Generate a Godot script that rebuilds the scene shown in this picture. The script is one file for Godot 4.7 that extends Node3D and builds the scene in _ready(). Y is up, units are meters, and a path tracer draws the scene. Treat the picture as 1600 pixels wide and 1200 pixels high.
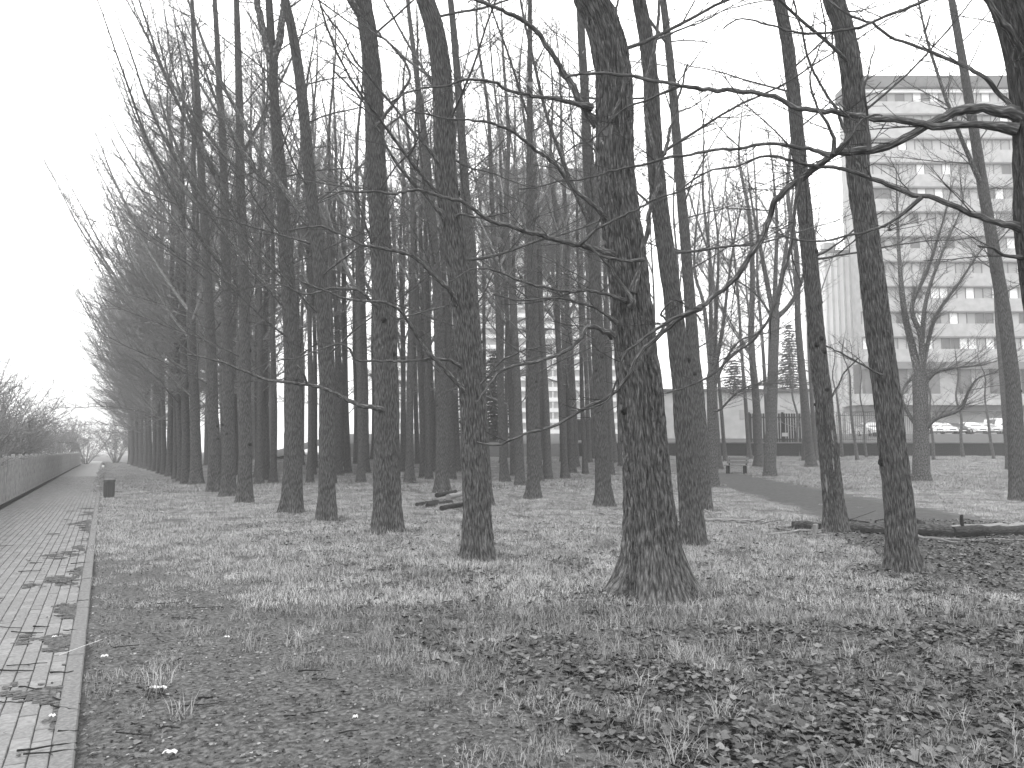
extends Node3D
# A winter plantation of tall bare trees beside a brick path, on a white overcast day (a black and white photograph, so every colour is a grey).

const F := 1208.0        # focal length in pixels of a 1600 x 1200 frame
const EYE := 1.55
const HORIZON := 706.0
const PATH_DIR := Vector2(-0.4652, -0.8852)   # (x, z) of the brick path
const PATH_RIGHT := Vector2(0.8852, -0.4652)
const KERB_IN := -0.18
const KERB_OUT := -0.07
const FENCE_T := -2.52

var pitch := atan((HORIZON - 600.0) / F)
var rng := RandomNumberGenerator.new()
var names := {}
var M := {}
var bump := FastNoiseLite.new()
var patch := FastNoiseLite.new()
var patch2 := FastNoiseLite.new()
var barkn := FastNoiseLite.new()
var dirt_line := PackedVector2Array()
var mud_spots := []
var protos := []
var trunk_protos := []


class MB:
	var v := PackedVector3Array()
	var n := PackedVector3Array()
	var uv := PackedVector2Array()
	var ix := PackedInt32Array()

	func tube(pts: PackedVector3Array, rad: PackedFloat32Array, sides: int, cap := true) -> void:
		var np := pts.size()
		if np < 2:
			return
		var t := (pts[1] - pts[0]).normalized()
		var nn := t.cross(Vector3(0.31, 0.87, 0.39)).normalized()
		var base := v.size()
		var along := 0.0
		for a in np:
			if a == 0:
				t = (pts[1] - pts[0]).normalized()
			elif a == np - 1:
				t = (pts[a] - pts[a - 1]).normalized()
			else:
				t = (pts[a + 1] - pts[a - 1]).normalized()
			nn = (nn - t * nn.dot(t)).normalized()
			var bb := t.cross(nn)
			if a > 0:
				along += pts[a].distance_to(pts[a - 1])
			var r := rad[a]
			var p := pts[a]
			for k in sides:
				var ang := TAU * k / sides
				var d := nn * cos(ang) + bb * sin(ang)
				v.append(p + d * r)
				n.append(d)
				uv.append(Vector2(float(k) / sides, along))
		for a in np - 1:
			for k in sides:
				var k1 := (k + 1) % sides
				var a0 := base + a * sides + k
				var a1 := base + a * sides + k1
				ix.append(a0); ix.append(a0 + sides); ix.append(a1)
				ix.append(a1); ix.append(a0 + sides); ix.append(a1 + sides)
		if cap and sides > 3:
			for e in 2:
				var c := v.size()
				var at := 0 if e == 0 else np - 1
				var out := (pts[0] - pts[1]).normalized() if e == 0 else (pts[np - 1] - pts[np - 2]).normalized()
				v.append(pts[at]); n.append(out); uv.append(Vector2(0.5, 0.5))
				for k in sides:
					var p := v[base + at * sides + k]
					v.append(p); n.append(out); uv.append(Vector2(0.5 + 0.4 * cos(TAU * k / sides), 0.5 + 0.4 * sin(TAU * k / sides)))
				for k in sides:
					var k1 := (k + 1) % sides
					if e == 0:
						ix.append(c); ix.append(c + 1 + k); ix.append(c + 1 + k1)
					else:
						ix.append(c); ix.append(c + 1 + k1); ix.append(c + 1 + k)

	func quad(a: Vector3, b: Vector3, c: Vector3, d: Vector3) -> void:   # a b c d clockwise seen from the front
		var nn := (c - a).cross(b - a).normalized()
		var s := v.size()
		for p in [a, b, c, d]:
			v.append(p); n.append(nn)
		var w := a.distance_to(d)
		var h := a.distance_to(b)
		uv.append(Vector2(0, 0)); uv.append(Vector2(0, h)); uv.append(Vector2(w, h)); uv.append(Vector2(w, 0))
		ix.append(s); ix.append(s + 1); ix.append(s + 2); ix.append(s); ix.append(s + 2); ix.append(s + 3)

	func tri(a: Vector3, b: Vector3, c: Vector3) -> void:
		var nn := (c - a).cross(b - a).normalized()
		var s := v.size()
		for p in [a, b, c]:
			v.append(p); n.append(nn)
		uv.append(Vector2(0, 0)); uv.append(Vector2(0, 1)); uv.append(Vector2(1, 0))
		ix.append(s); ix.append(s + 1); ix.append(s + 2)

	func box(c: Vector3, size: Vector3, b := Basis.IDENTITY, ch := 0.0) -> void:
		# a box whose top edges are chamfered by ch
		var h := size * 0.5
		var lo := []
		var mid := []
		var hi := []
		for q in [Vector2(-1, -1), Vector2(1, -1), Vector2(1, 1), Vector2(-1, 1)]:
			lo.append(c + b * Vector3(q.x * h.x, -h.y, q.y * h.z))
			mid.append(c + b * Vector3(q.x * h.x, h.y - ch, q.y * h.z))
			hi.append(c + b * Vector3(q.x * (h.x - ch), h.y, q.y * (h.z - ch)))
		for k in 4:
			var j := (k + 1) % 4
			quad(lo[j], mid[j], mid[k], lo[k])
			if ch > 0.0:
				quad(mid[j], hi[j], hi[k], mid[k])
		quad(hi[0], hi[1], hi[2], hi[3])
		quad(lo[3], lo[2], lo[1], lo[0])

	func mesh() -> ArrayMesh:
		var arr := []
		arr.resize(Mesh.ARRAY_MAX)
		arr[Mesh.ARRAY_VERTEX] = v
		arr[Mesh.ARRAY_NORMAL] = n
		arr[Mesh.ARRAY_TEX_UV] = uv
		arr[Mesh.ARRAY_INDEX] = ix
		var m := ArrayMesh.new()
		if v.size():
			m.add_surface_from_arrays(Mesh.PRIMITIVE_TRIANGLES, arr)
		return m


# ------------------------------------------------------------------ naming
func numbered(called: String) -> String:
	var k: int = names.get(called, 0)
	names[called] = k + 1
	return called if k == 0 else "%s_%03d" % [called, k]

func thing(called: String, label: String, category: String, at := Vector3.ZERO, turn := 0.0, group := "") -> Node3D:
	var o := Node3D.new()
	o.name = numbered(called)
	add_child(o)
	o.position = at
	o.rotation.y = turn
	tag(o, label, category, group)
	return o

func tag(o: Node, label: String, category: String, group := "", kind := "") -> void:
	if label: o.set_meta("label", label)
	if category: o.set_meta("category", category)
	if group: o.set_meta("group", group)
	if kind: o.set_meta("kind", kind)

func obj(called: String, m, material: Material, parent: Node = null) -> MeshInstance3D:
	var o := MeshInstance3D.new()
	o.mesh = m.mesh() if m is MB else m
	o.material_override = material
	if parent == null:
		o.name = numbered(called)
		add_child(o)
	else:
		o.name = called
		parent.add_child(o, true)
	return o

func struct(called: String, m, material: Material) -> MeshInstance3D:
	var o := obj(called, m, material)
	o.set_meta("kind", "structure")
	return o


# ------------------------------------------------------------------ geometry of the place
func ray(u: float, v: float) -> Vector3:
	var d := Vector3((u - 800.0) / F, -(v - 600.0) / F, -1.0)
	return d.rotated(Vector3.RIGHT, pitch)

func px(u: float, v: float, depth: float) -> Vector3:
	var d := ray(u, v)
	return Vector3(0, EYE, 0) + d * (depth / -d.z)

func hgt(v: float, depth: float) -> float:
	return px(800, v, depth).y

func st_of(x: float, z: float) -> Vector2:
	return Vector2(x * PATH_DIR.x + z * PATH_DIR.y, x * PATH_RIGHT.x + z * PATH_RIGHT.y)

func at_st(s: float, t: float) -> Vector2:
	return PATH_DIR * s + PATH_RIGHT * t

func terrain0(x: float, z: float) -> float:
	var t := x * PATH_RIGHT.x + z * PATH_RIGHT.y
	var q := clampf((-z - 26.0) / 32.0, 0.0, 1.0)
	return 1.22 * pow(q, 1.35) * smoothstep(4.0, 14.0, t)

func terrain(x: float, z: float) -> float:
	var t := x * PATH_RIGHT.x + z * PATH_RIGHT.y
	var h := terrain0(x, z)
	if t < KERB_OUT:
		return h - 0.08 * clampf((KERB_OUT - t) * 20.0, 0.0, 1.0)
	var rough := smoothstep(0.0, 1.2, t)
	return h + bump.get_noise_2d(x * 1.0, z * 1.0) * 0.07 * rough + bump.get_noise_2d(x * 5.0 + 90.0, z * 5.0) * 0.02 * rough - 0.01

func ground_px(u: float, v: float) -> Vector3:
	var d := ray(u, v)
	var lo := 1.0
	var hi := 1.0
	while hi < 400.0:
		var p := Vector3(0, EYE, 0) + d * hi
		if p.y < terrain0(p.x, p.z):
			break
		lo = hi
		hi *= 1.04
	for i in 24:
		var mid := (lo + hi) * 0.5
		var p := Vector3(0, EYE, 0) + d * mid
		if p.y < terrain0(p.x, p.z): hi = mid
		else: lo = mid
	var q := Vector3(0, EYE, 0) + d * hi
	q.y = terrain(q.x, q.z)
	return q

func rnd(a: float, b: float) -> float:
	return rng.randf_range(a, b)


# ------------------------------------------------------------------ materials
func grey(g: float, a := 1.0) -> Color:
	var c := Color(g, g, g).linear_to_srgb()
	c.a = a
	return c

func noise_tex(freq: float, lo: float, hi: float, octaves := 4, type := FastNoiseLite.TYPE_SIMPLEX_SMOOTH, fractal := FastNoiseLite.FRACTAL_FBM, size := 512, sd := 1, ramp := []) -> NoiseTexture2D:
	var f := FastNoiseLite.new()
	f.noise_type = type
	f.frequency = freq
	f.fractal_type = fractal
	f.fractal_octaves = octaves
	f.seed = sd
	var t := NoiseTexture2D.new()
	t.width = size
	t.height = size
	t.seamless = true
	t.noise = f
	var g := Gradient.new()
	if ramp.size():
		var offs := PackedFloat32Array()
		var cols := PackedColorArray()
		for r in ramp:
			offs.append(r[0]); cols.append(grey(r[1]))
		g.offsets = offs
		g.colors = cols
	else:
		g.colors = PackedColorArray([grey(lo), grey(hi)])
	t.color_ramp = g
	return t

func height_tex(freq: float, octaves := 4, fractal := FastNoiseLite.FRACTAL_FBM, size := 512, sd := 1) -> NoiseTexture2D:
	var f := FastNoiseLite.new()
	f.noise_type = FastNoiseLite.TYPE_SIMPLEX_SMOOTH
	f.frequency = freq
	f.fractal_type = fractal
	f.fractal_octaves = octaves
	f.seed = sd
	f.domain_warp_enabled = true
	f.domain_warp_amplitude = 12.0
	f.domain_warp_frequency = freq * 0.6
	var t := NoiseTexture2D.new()
	t.width = size
	t.height = size
	t.seamless = true
	t.noise = f
	return t

func mat(called: String, g: float, rough := 0.9, tex: Texture2D = null, tri_scale := 0.0, height: Texture2D = null, cm := 0.0, uvs := Vector3.ONE) -> StandardMaterial3D:
	var m := StandardMaterial3D.new()
	m.resource_name = called
	m.roughness = rough
	m.metallic_specular = 0.3
	m.albedo_color = grey(g) if tex == null else Color.WHITE
	m.albedo_texture = tex
	m.uv1_scale = uvs
	if tri_scale > 0.0:
		m.uv1_triplanar = true
		m.uv1_world_triplanar = true
		m.uv1_scale = Vector3.ONE * tri_scale
	if height:
		m.heightmap_enabled = true
		m.heightmap_texture = height
		m.heightmap_scale = absf(cm)
		m.heightmap_flip_texture = cm < 0.0
	M[called] = m
	return m

func make_materials() -> void:
	var ridges := height_tex(0.03, 4, FastNoiseLite.FRACTAL_RIDGED, 512, 5)
	var barktex := noise_tex(0.034, 0.045, 0.15, 5, FastNoiseLite.TYPE_SIMPLEX_SMOOTH, FastNoiseLite.FRACTAL_FBM, 512, 8, [[0.27, 0.045], [0.42, 0.085], [0.58, 0.115], [0.8, 0.18]])
	mat("bark", 0.1, 0.95, barktex, 0.0, ridges, -4.0, Vector3(1, 1, 1))
	mat("bark_dark", 0.1, 0.95, noise_tex(0.034, 0.03, 0.1, 5, FastNoiseLite.TYPE_SIMPLEX_SMOOTH, FastNoiseLite.FRACTAL_FBM, 512, 18, [[0.2, 0.04], [0.5, 0.06], [0.8, 0.11]]), 0.0, ridges, -4.0)
	mat("twig", 0.1, 0.85, noise_tex(0.02, 0.05, 0.16, 3, FastNoiseLite.TYPE_SIMPLEX_SMOOTH, FastNoiseLite.FRACTAL_FBM, 256, 3, [[0.25, 0.14], [0.6, 0.2], [0.85, 0.34]]), 0.0, null, 0.0, Vector3(1, 0.7, 1))  # paler than limb: haze and sky light on far crowns put into colour
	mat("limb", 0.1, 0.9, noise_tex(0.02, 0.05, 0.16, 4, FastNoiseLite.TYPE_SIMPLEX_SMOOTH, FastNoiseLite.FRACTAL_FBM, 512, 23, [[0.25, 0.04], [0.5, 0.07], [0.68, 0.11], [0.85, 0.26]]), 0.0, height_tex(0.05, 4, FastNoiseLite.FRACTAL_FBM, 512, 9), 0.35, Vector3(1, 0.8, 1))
	mat("bare_wood", 0.3, 0.8, noise_tex(0.02, 0.15, 0.32, 4, FastNoiseLite.TYPE_SIMPLEX_SMOOTH, FastNoiseLite.FRACTAL_FBM, 256, 13), 0.0, ridges, 0.6, Vector3(2, 0.4, 1))
	mat("soil", 0.08, 0.95, noise_tex(0.03, 0.04, 0.13, 6, FastNoiseLite.TYPE_SIMPLEX_SMOOTH, FastNoiseLite.FRACTAL_FBM, 1024, 31, [[0.2, 0.045], [0.5, 0.075], [0.8, 0.13]]), 0.6, height_tex(0.07, 5, FastNoiseLite.FRACTAL_FBM, 512, 32), 1.5)
	mat("trodden", 0.1, 0.9, noise_tex(0.02, 0.035, 0.07, 6, FastNoiseLite.TYPE_SIMPLEX_SMOOTH, FastNoiseLite.FRACTAL_FBM, 512, 41), 0.5, height_tex(0.03, 5, FastNoiseLite.FRACTAL_FBM, 512, 42), 1.0)
	mat("brick_a", 0.3, 0.8, noise_tex(0.03, 0.13, 0.23, 5, FastNoiseLite.TYPE_SIMPLEX_SMOOTH, FastNoiseLite.FRACTAL_FBM, 512, 51), 1.3, height_tex(0.08, 4, FastNoiseLite.FRACTAL_FBM, 256, 52), 0.3)
	mat("brick_b", 0.3, 0.8, noise_tex(0.04, 0.12, 0.21, 5, FastNoiseLite.TYPE_SIMPLEX_SMOOTH, FastNoiseLite.FRACTAL_FBM, 512, 53), 1.7, height_tex(0.08, 4, FastNoiseLite.FRACTAL_FBM, 256, 54), 0.3)
	mat("brick_c", 0.3, 0.8, noise_tex(0.03, 0.14, 0.25, 5, FastNoiseLite.TYPE_SIMPLEX_SMOOTH, FastNoiseLite.FRACTAL_FBM, 512, 55), 1.1, height_tex(0.08, 4, FastNoiseLite.FRACTAL_FBM, 256, 56), 0.3)
	mat("joint", 0.07, 0.95, noise_tex(0.05, 0.05, 0.12, 4, FastNoiseLite.TYPE_SIMPLEX_SMOOTH, FastNoiseLite.FRACTAL_FBM, 256, 57), 2.0)
	mat("kerb", 0.3, 0.85, noise_tex(0.03, 0.09, 0.2, 5, FastNoiseLite.TYPE_SIMPLEX_SMOOTH, FastNoiseLite.FRACTAL_FBM, 512, 58), 1.5, height_tex(0.1, 4, FastNoiseLite.FRACTAL_FBM, 256, 59), 0.4)
	mat("blade", 0.2, 0.7)
	M.blade.vertex_color_use_as_albedo = true
	M.blade.albedo_color = Color.WHITE
	M.blade.backlight_enabled = true
	M.blade.backlight = Color(0.45, 0.45, 0.45)
	mat("leaf", 0.2, 0.6)
	M.leaf.vertex_color_use_as_albedo = true
	M.leaf.albedo_color = Color.WHITE
	for k in 5:
		mat("leaf_%d" % k, [0.05, 0.065, 0.085, 0.11, 0.17][k], 0.6)
	mat("fence_wood", 0.1, 0.9, noise_tex(0.02, 0.2, 0.42, 4, FastNoiseLite.TYPE_SIMPLEX_SMOOTH, FastNoiseLite.FRACTAL_FBM, 256, 61), 0.7)
	mat("paper", 0.5, 0.7)
	mat("bin_metal", 0.075, 0.5)
	mat("bin_lid", 0.28, 0.5)
	mat("stone_wall", 0.08, 0.95, noise_tex(0.03, 0.018, 0.05, 5, FastNoiseLite.TYPE_SIMPLEX_SMOOTH, FastNoiseLite.FRACTAL_FBM, 512, 71), 0.6, height_tex(0.06, 4, FastNoiseLite.FRACTAL_FBM, 256, 72), 3.0)
	mat("concrete", 0.4, 0.9, noise_tex(0.01, 0.3, 0.42, 5, FastNoiseLite.TYPE_SIMPLEX_SMOOTH, FastNoiseLite.FRACTAL_FBM, 512, 73), 0.12)
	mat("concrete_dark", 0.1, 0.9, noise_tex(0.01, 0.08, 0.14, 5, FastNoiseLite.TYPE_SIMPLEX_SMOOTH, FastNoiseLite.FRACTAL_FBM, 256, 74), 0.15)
	mat("render_pale", 0.6, 0.9, noise_tex(0.01, 0.52, 0.66, 5, FastNoiseLite.TYPE_SIMPLEX_SMOOTH, FastNoiseLite.FRACTAL_FBM, 256, 75), 0.1)
	mat("asphalt", 0.06, 0.95, noise_tex(0.03, 0.045, 0.075, 5, FastNoiseLite.TYPE_SIMPLEX_SMOOTH, FastNoiseLite.FRACTAL_FBM, 256, 76), 0.4)
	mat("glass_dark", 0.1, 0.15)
	mat("glass_mid", 0.27, 0.25)
	mat("glass_curtain", 0.36, 0.6)
	mat("blind_white", 0.8, 0.6)
	mat("frame_and_shade", 0.15, 0.6)
	mat("gate_dark", 0.025, 0.7)
	mat("rail_grey", 0.12, 0.6)
	mat("white_paint", 0.7, 0.35)
	mat("car_silver", 0.42, 0.3)
	mat("car_dark", 0.04, 0.3)
	mat("tyre", 0.02, 0.9)
	mat("needle", 0.035, 0.8)
	mat("bench_wood", 0.14, 0.8, noise_tex(0.03, 0.1, 0.19, 4, FastNoiseLite.TYPE_SIMPLEX_SMOOTH, FastNoiseLite.FRACTAL_FBM, 256, 81), 1.2)


# ------------------------------------------------------------------ branches
func polyline(p: Vector3, dir: Vector3, length: float, segs: int, wig: float, lift: float, tip_lift: float) -> PackedVector3Array:
	var pts := PackedVector3Array()
	pts.append(p)
	var d := dir.normalized()
	var step := length / segs
	for k in segs:
		var f := float(k) / segs
		d += Vector3(rnd(-wig, wig), rnd(-wig, wig) + (lift if f < 0.6 else tip_lift), rnd(-wig, wig))
		d = d.normalized()
		p += d * step * rnd(0.85, 1.15)
		pts.append(p)
	return pts

func taper(np: int, r0: float, r1: float) -> PackedFloat32Array:
	var out := PackedFloat32Array()
	for k in np:
		out.append(lerpf(r0, r1, pow(float(k) / (np - 1), 0.85)))
	return out

var dense := 1.0
var stout := 1.0

func twigs_on(mb: MB, pts: PackedVector3Array, rad: PackedFloat32Array, spacing: float, from: float, lmin: float, lmax: float, level: int, thin := 1.0) -> void:
	var total := 0.0
	for a in pts.size() - 1:
		total += pts[a].distance_to(pts[a + 1])
	var go := total * from + rnd(0, spacing)
	var walked := 0.0
	var side := 1.0 if rng.randf() < 0.5 else -1.0
	for a in pts.size() - 1:
		var seg := pts[a + 1] - pts[a]
		var sl := seg.length()
		if sl < 1e-5:
			continue
		var t := seg / sl
		while go < walked + sl:
			var f := (go - walked) / sl
			var p := pts[a] + seg * f
			var frac := go / total
			var flat := t.cross(Vector3.UP)
			flat = flat.normalized() if flat.length() > 0.05 else Vector3(rnd(-1, 1), 0, rnd(-1, 1)).normalized()
			var out := (flat * side * rnd(0.5, 1.0) + Vector3.UP * rnd(-0.25, 0.6)).normalized()
			var ang := rnd(0.65, 1.15)
			var d := t * cos(ang) + out * sin(ang)
			var ln := lerpf(lmax, lmin, frac) * rnd(0.55, 1.25)
			var r := minf(lerpf(rad[a], rad[a + 1], f) * 0.6, 0.0028 + ln * 0.0065) * thin
			side = -side if rng.randf() < 0.85 else side
			if level >= 3:
				var ns := 1 if stout > 1.4 else 2
				var tp := polyline(p, d, ln, ns, 0.16, 0.02, 0.1)
				mb.tube(tp, taper(ns + 1, maxf(r, 0.003) * stout, 0.0018 * stout), 3, false)
			else:
				var n := clampi(int(ln / 0.14), 3, 7)
				var bp := polyline(p, d, ln, n, 0.13, 0.015, 0.07)
				var br := taper(n + 1, maxf(r, 0.0045) * stout, 0.0026 * stout)
				mb.tube(bp, br, 3, false)
				twigs_on(mb, bp, br, 0.1, 0.1, 0.1, minf(0.5, ln * 0.55), 3, thin)
			go += spacing * rnd(0.6, 1.5) / dense
		walked += sl

func limb(mb: MB, p: Vector3, dir: Vector3, length: float, r: float, lift: float, sides := 5, tw: MB = null) -> void:
	var n := clampi(int(length / 0.3), 6, 18)
	var pts := polyline(p, dir, length, n, 0.1, lift, 0.035)
	var rad := taper(n + 1, r, 0.004)
	mb.tube(pts, rad, sides, false)
	twigs_on(mb if tw == null else tw, pts, rad, 0.2, 0.1, 0.35, length * 0.36, 2)

func leader(mb: MB, p: Vector3, dir: Vector3, length: float, r: float) -> void:
	var n := clampi(int(length / 0.5), 8, 20)
	var pts := polyline(p, dir, length, n, 0.05, 0.045, 0.02)
	var rad := taper(n + 1, r, 0.006)
	mb.tube(pts, rad, 6, false)
	twigs_on(mb, pts, rad, 0.22, 0.45, 0.25, 0.8, 2)
	for a in range(2, n):
		for j in 2:
			if rng.randf() < 0.8:
				var az := rnd(0, TAU)
				var t := (pts[a] - pts[a - 1]).normalized()
				var o := Vector3(cos(az), 0, sin(az))
				o = (o - t * o.dot(t)).normalized()
				var ang := rnd(0.5, 0.95)
				limb(mb, pts[a].lerp(pts[a - 1], rng.randf()), t * cos(ang) + o * sin(ang), rnd(0.7, 1.9) * (1.2 - 0.6 * a / n), minf(rad[a] * 0.55, 0.018), 0.02, 4)


# ------------------------------------------------------------------ trunks
func axis_at(axis: PackedVector3Array, h: float) -> Vector3:
	var n := axis.size()
	for a in n - 1:
		if h <= axis[a + 1].y or a == n - 2:
			var f := (h - axis[a].y) / (axis[a + 1].y - axis[a].y)
			# Catmull-Rom between the points, straight past the last
			if f > 1.0:
				return axis[a] + (axis[a + 1] - axis[a]) * f
			var p0 := axis[maxi(a - 1, 0)]
			var p3 := axis[mini(a + 2, n - 1)]
			var c := axis[a].cubic_interpolate(axis[a + 1], p0, p3, f)
			c.y = h
			return c
	return Vector3(0, h, 0)

func trunk_r(r0: float, h: float, height: float) -> float:
	return r0 * pow(maxf(1.0 - h / height, 0.004), 0.72)

func trunk_mesh(axis: PackedVector3Array, height: float, r0: float, sides: int, rows: int, amp: float, flare: float, seed_at: float, low_rows := 0.55, spiral := 0.0) -> MB:
	var mb := MB.new()
	var grid := PackedVector3Array()
	var w := sides + 1
	var lob1 := rnd(0, TAU)
	var lob2 := rnd(0, TAU)
	var hs := PackedFloat32Array()
	for a in rows + 1:
		var f := float(a) / rows
		hs.append(-0.25 + (height + 0.2) * (pow(f, 1.0 / low_rows)))
	for a in rows + 1:
		var h := hs[a]
		var hc := maxf(h, 0.0)
		var c := axis_at(axis, h)
		var fl := flare * exp(-hc / 0.32) + flare * 0.35 * exp(-hc / 1.1)
		var rr := trunk_r(r0, hc, height)
		for k in w:
			var th := TAU * (k % sides) / sides
			var roots := 1.0 + fl * (1.0 + 0.5 * sin(3.0 * th + lob1) + 0.4 * sin(5.0 * th + lob2))
			var r := rr * roots
			if amp > 0.0:
				var tw := th + spiral * h
				var q := Vector3(cos(tw) * r0 * 21.0, h * 1.7 + seed_at, sin(tw) * r0 * 21.0)
				var e := absf(barkn.get_noise_3dv(q))
				var e2 := absf(barkn.get_noise_3d(q.x * 2.3 + 50.0, q.y * 2.0, q.z * 2.3))
				r += amp * (clampf(e * 3.2, 0.0, 1.0) + 0.45 * clampf(e2 * 3.0, 0.0, 1.0) - 0.9) * clampf(rr / 0.2, 0.2, 1.0)
				r += rr * 0.06 * barkn.get_noise_3d(cos(th) * 3.0, h * 0.8 + seed_at, sin(th) * 3.0)
			grid.append(c + Vector3(cos(th) * r, 0, -sin(th) * r))
	var circ := maxf(1.0, roundf(TAU * r0 / 0.36))
	for a in rows + 1:
		for k in w:
			var kl := (k - 1 + sides) % sides
			var kr := (k + 1) % sides
			var up := grid[mini(a + 1, rows) * w + k] - grid[maxi(a - 1, 0) * w + k]
			var ac := grid[a * w + kr] - grid[a * w + kl]
			mb.v.append(grid[a * w + k])
			mb.n.append(ac.cross(up).normalized())
			mb.uv.append(Vector2(circ * k / sides, hs[a] * 0.34))
	for a in rows:
		for k in sides:
			var a0 := a * w + k
			mb.ix.append(a0); mb.ix.append(a0 + w); mb.ix.append(a0 + 1)
			mb.ix.append(a0 + 1); mb.ix.append(a0 + w); mb.ix.append(a0 + w + 1)
	return mb

func straight_axis(height: float, wob: float) -> PackedVector3Array:
	var a := PackedVector3Array()
	var n := 7
	for k in n:
		var f := float(k) / (n - 1)
		a.append(Vector3(rnd(-wob, wob) * f if k > 0 else 0.0, f * height, rnd(-wob, wob) * f if k > 0 else 0.0))
	return a

func crown_into(mb: MB, axis: PackedVector3Array, height: float, r0: float, from: float, count: int, leaders: int, reach := 1.0) -> void:
	for k in count:
		var f := (k + rng.randf()) / count
		var h := from + (height - from - 0.5) * pow(f, 0.92)
		var up := (h - from) / (height - from)
		var az := k * 2.4 + rnd(-0.5, 0.5)
		var el := lerpf(0.4, 1.05, pow(up, 0.8)) + rnd(-0.35, 0.3)
		var d := Vector3(cos(az) * cos(el), sin(el), sin(az) * cos(el))
		var ln := lerpf(5.0, 2.4, pow(up, 1.5)) * rnd(0.5, 1.2) * reach
		var rr := trunk_r(r0, h, height)
		limb(mb, axis_at(axis, h) + Vector3(cos(az), 0, sin(az)) * rr * 0.7, d, ln, minf(rr * 0.35, 0.007 + ln * 0.005), rnd(-0.03, 0.03) + 0.02 * up)
	for k in leaders:
		var h := rnd(height * 0.28, height * 0.6)
		var az := PI + rnd(-0.9, 0.9) if k % 2 == 0 else rnd(0, TAU)
		var el := rnd(0.78, 1.0) if k % 2 == 0 else rnd(0.95, 1.2)
		var rr := trunk_r(r0, h, height)
		leader(mb, axis_at(axis, h) + Vector3(cos(az), 0, sin(az)) * rr * 0.5, Vector3(cos(az) * cos(el), sin(el), sin(az) * cos(el)), (height - h) * rnd(0.55, 0.8), rr * rnd(0.4, 0.6))

func make_protos() -> void:
	dense = 1.15
	stout = 1.5
	for k in 6:
		var h: float = [24.0, 25.5, 23.0, 26.0, 24.5, 22.0][k]
		var axis := straight_axis(h, 0.35)
		var r := 0.22
		var mb := MB.new()
		crown_into(mb, axis, h, r, rnd(2.4, 3.4), 44, [6, 6, 5, 7, 6, 6][k], 1.2)
		protos.append([mb.mesh(), trunk_mesh(axis, h, r, 22, 64, 0.012, 0.45, k * 37.0).mesh()])
	# slender young tree, then two that grew up inside the wood, bare of limbs below
	var hy := 9.0
	var ay := straight_axis(hy, 0.2)
	var my := MB.new()
	crown_into(my, ay, hy, 0.07, 1.6, 22, 0, 0.45)
	protos.append([my.mesh(), trunk_mesh(ay, hy, 0.07, 10, 24, 0.0, 0.25, 3.0).mesh()])
	for k in 2:
		var h := 23.0 + k
		var axis := straight_axis(h, 0.4)
		var mb := MB.new()
		crown_into(mb, axis, h, 0.22, 8.5 + k, 16, 2, 0.65)
		protos.append([mb.mesh(), trunk_mesh(axis, h, 0.22, 16, 50, 0.01, 0.42, 500.0 + k * 37.0).mesh()])
	dense = 1.0
	stout = 1.0

# a tree of the plantation: a trunk and a crown that share meshes with others, leaning as in the photograph
func wood_tree(called: String, label: String, group: String, base: Vector3, width: float, lean: Vector2, proto: int, wide := 1.0) -> Node3D:
	var o := thing(called, label, "tree", base, 0.0, group)
	var yax := Vector3(lean.x, 1.0, lean.y).normalized()
	var xax := Vector3(1, 0, 0)
	var zax := xax.cross(yax).normalized()
	xax = yax.cross(zax)
	var spin := rnd(0, TAU) if wide < 1.05 else 0.484 + rnd(-0.45, 0.45)
	o.basis = Basis(xax, yax, zax) * Basis(Vector3.UP, spin)
	var p: Array = protos[proto]
	var ref := 0.14 if proto == 6 else 0.44
	var sc := clampf(width / ref, 0.5, 1.6)
	var tall := rnd(0.94, 1.08)
	var t := obj("trunk", p[1], M.bark, o)
	t.scale = Vector3(sc, tall, sc)
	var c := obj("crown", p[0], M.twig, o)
	c.scale = Vector3(tall * wide, tall, tall * wide)
	return o

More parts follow.
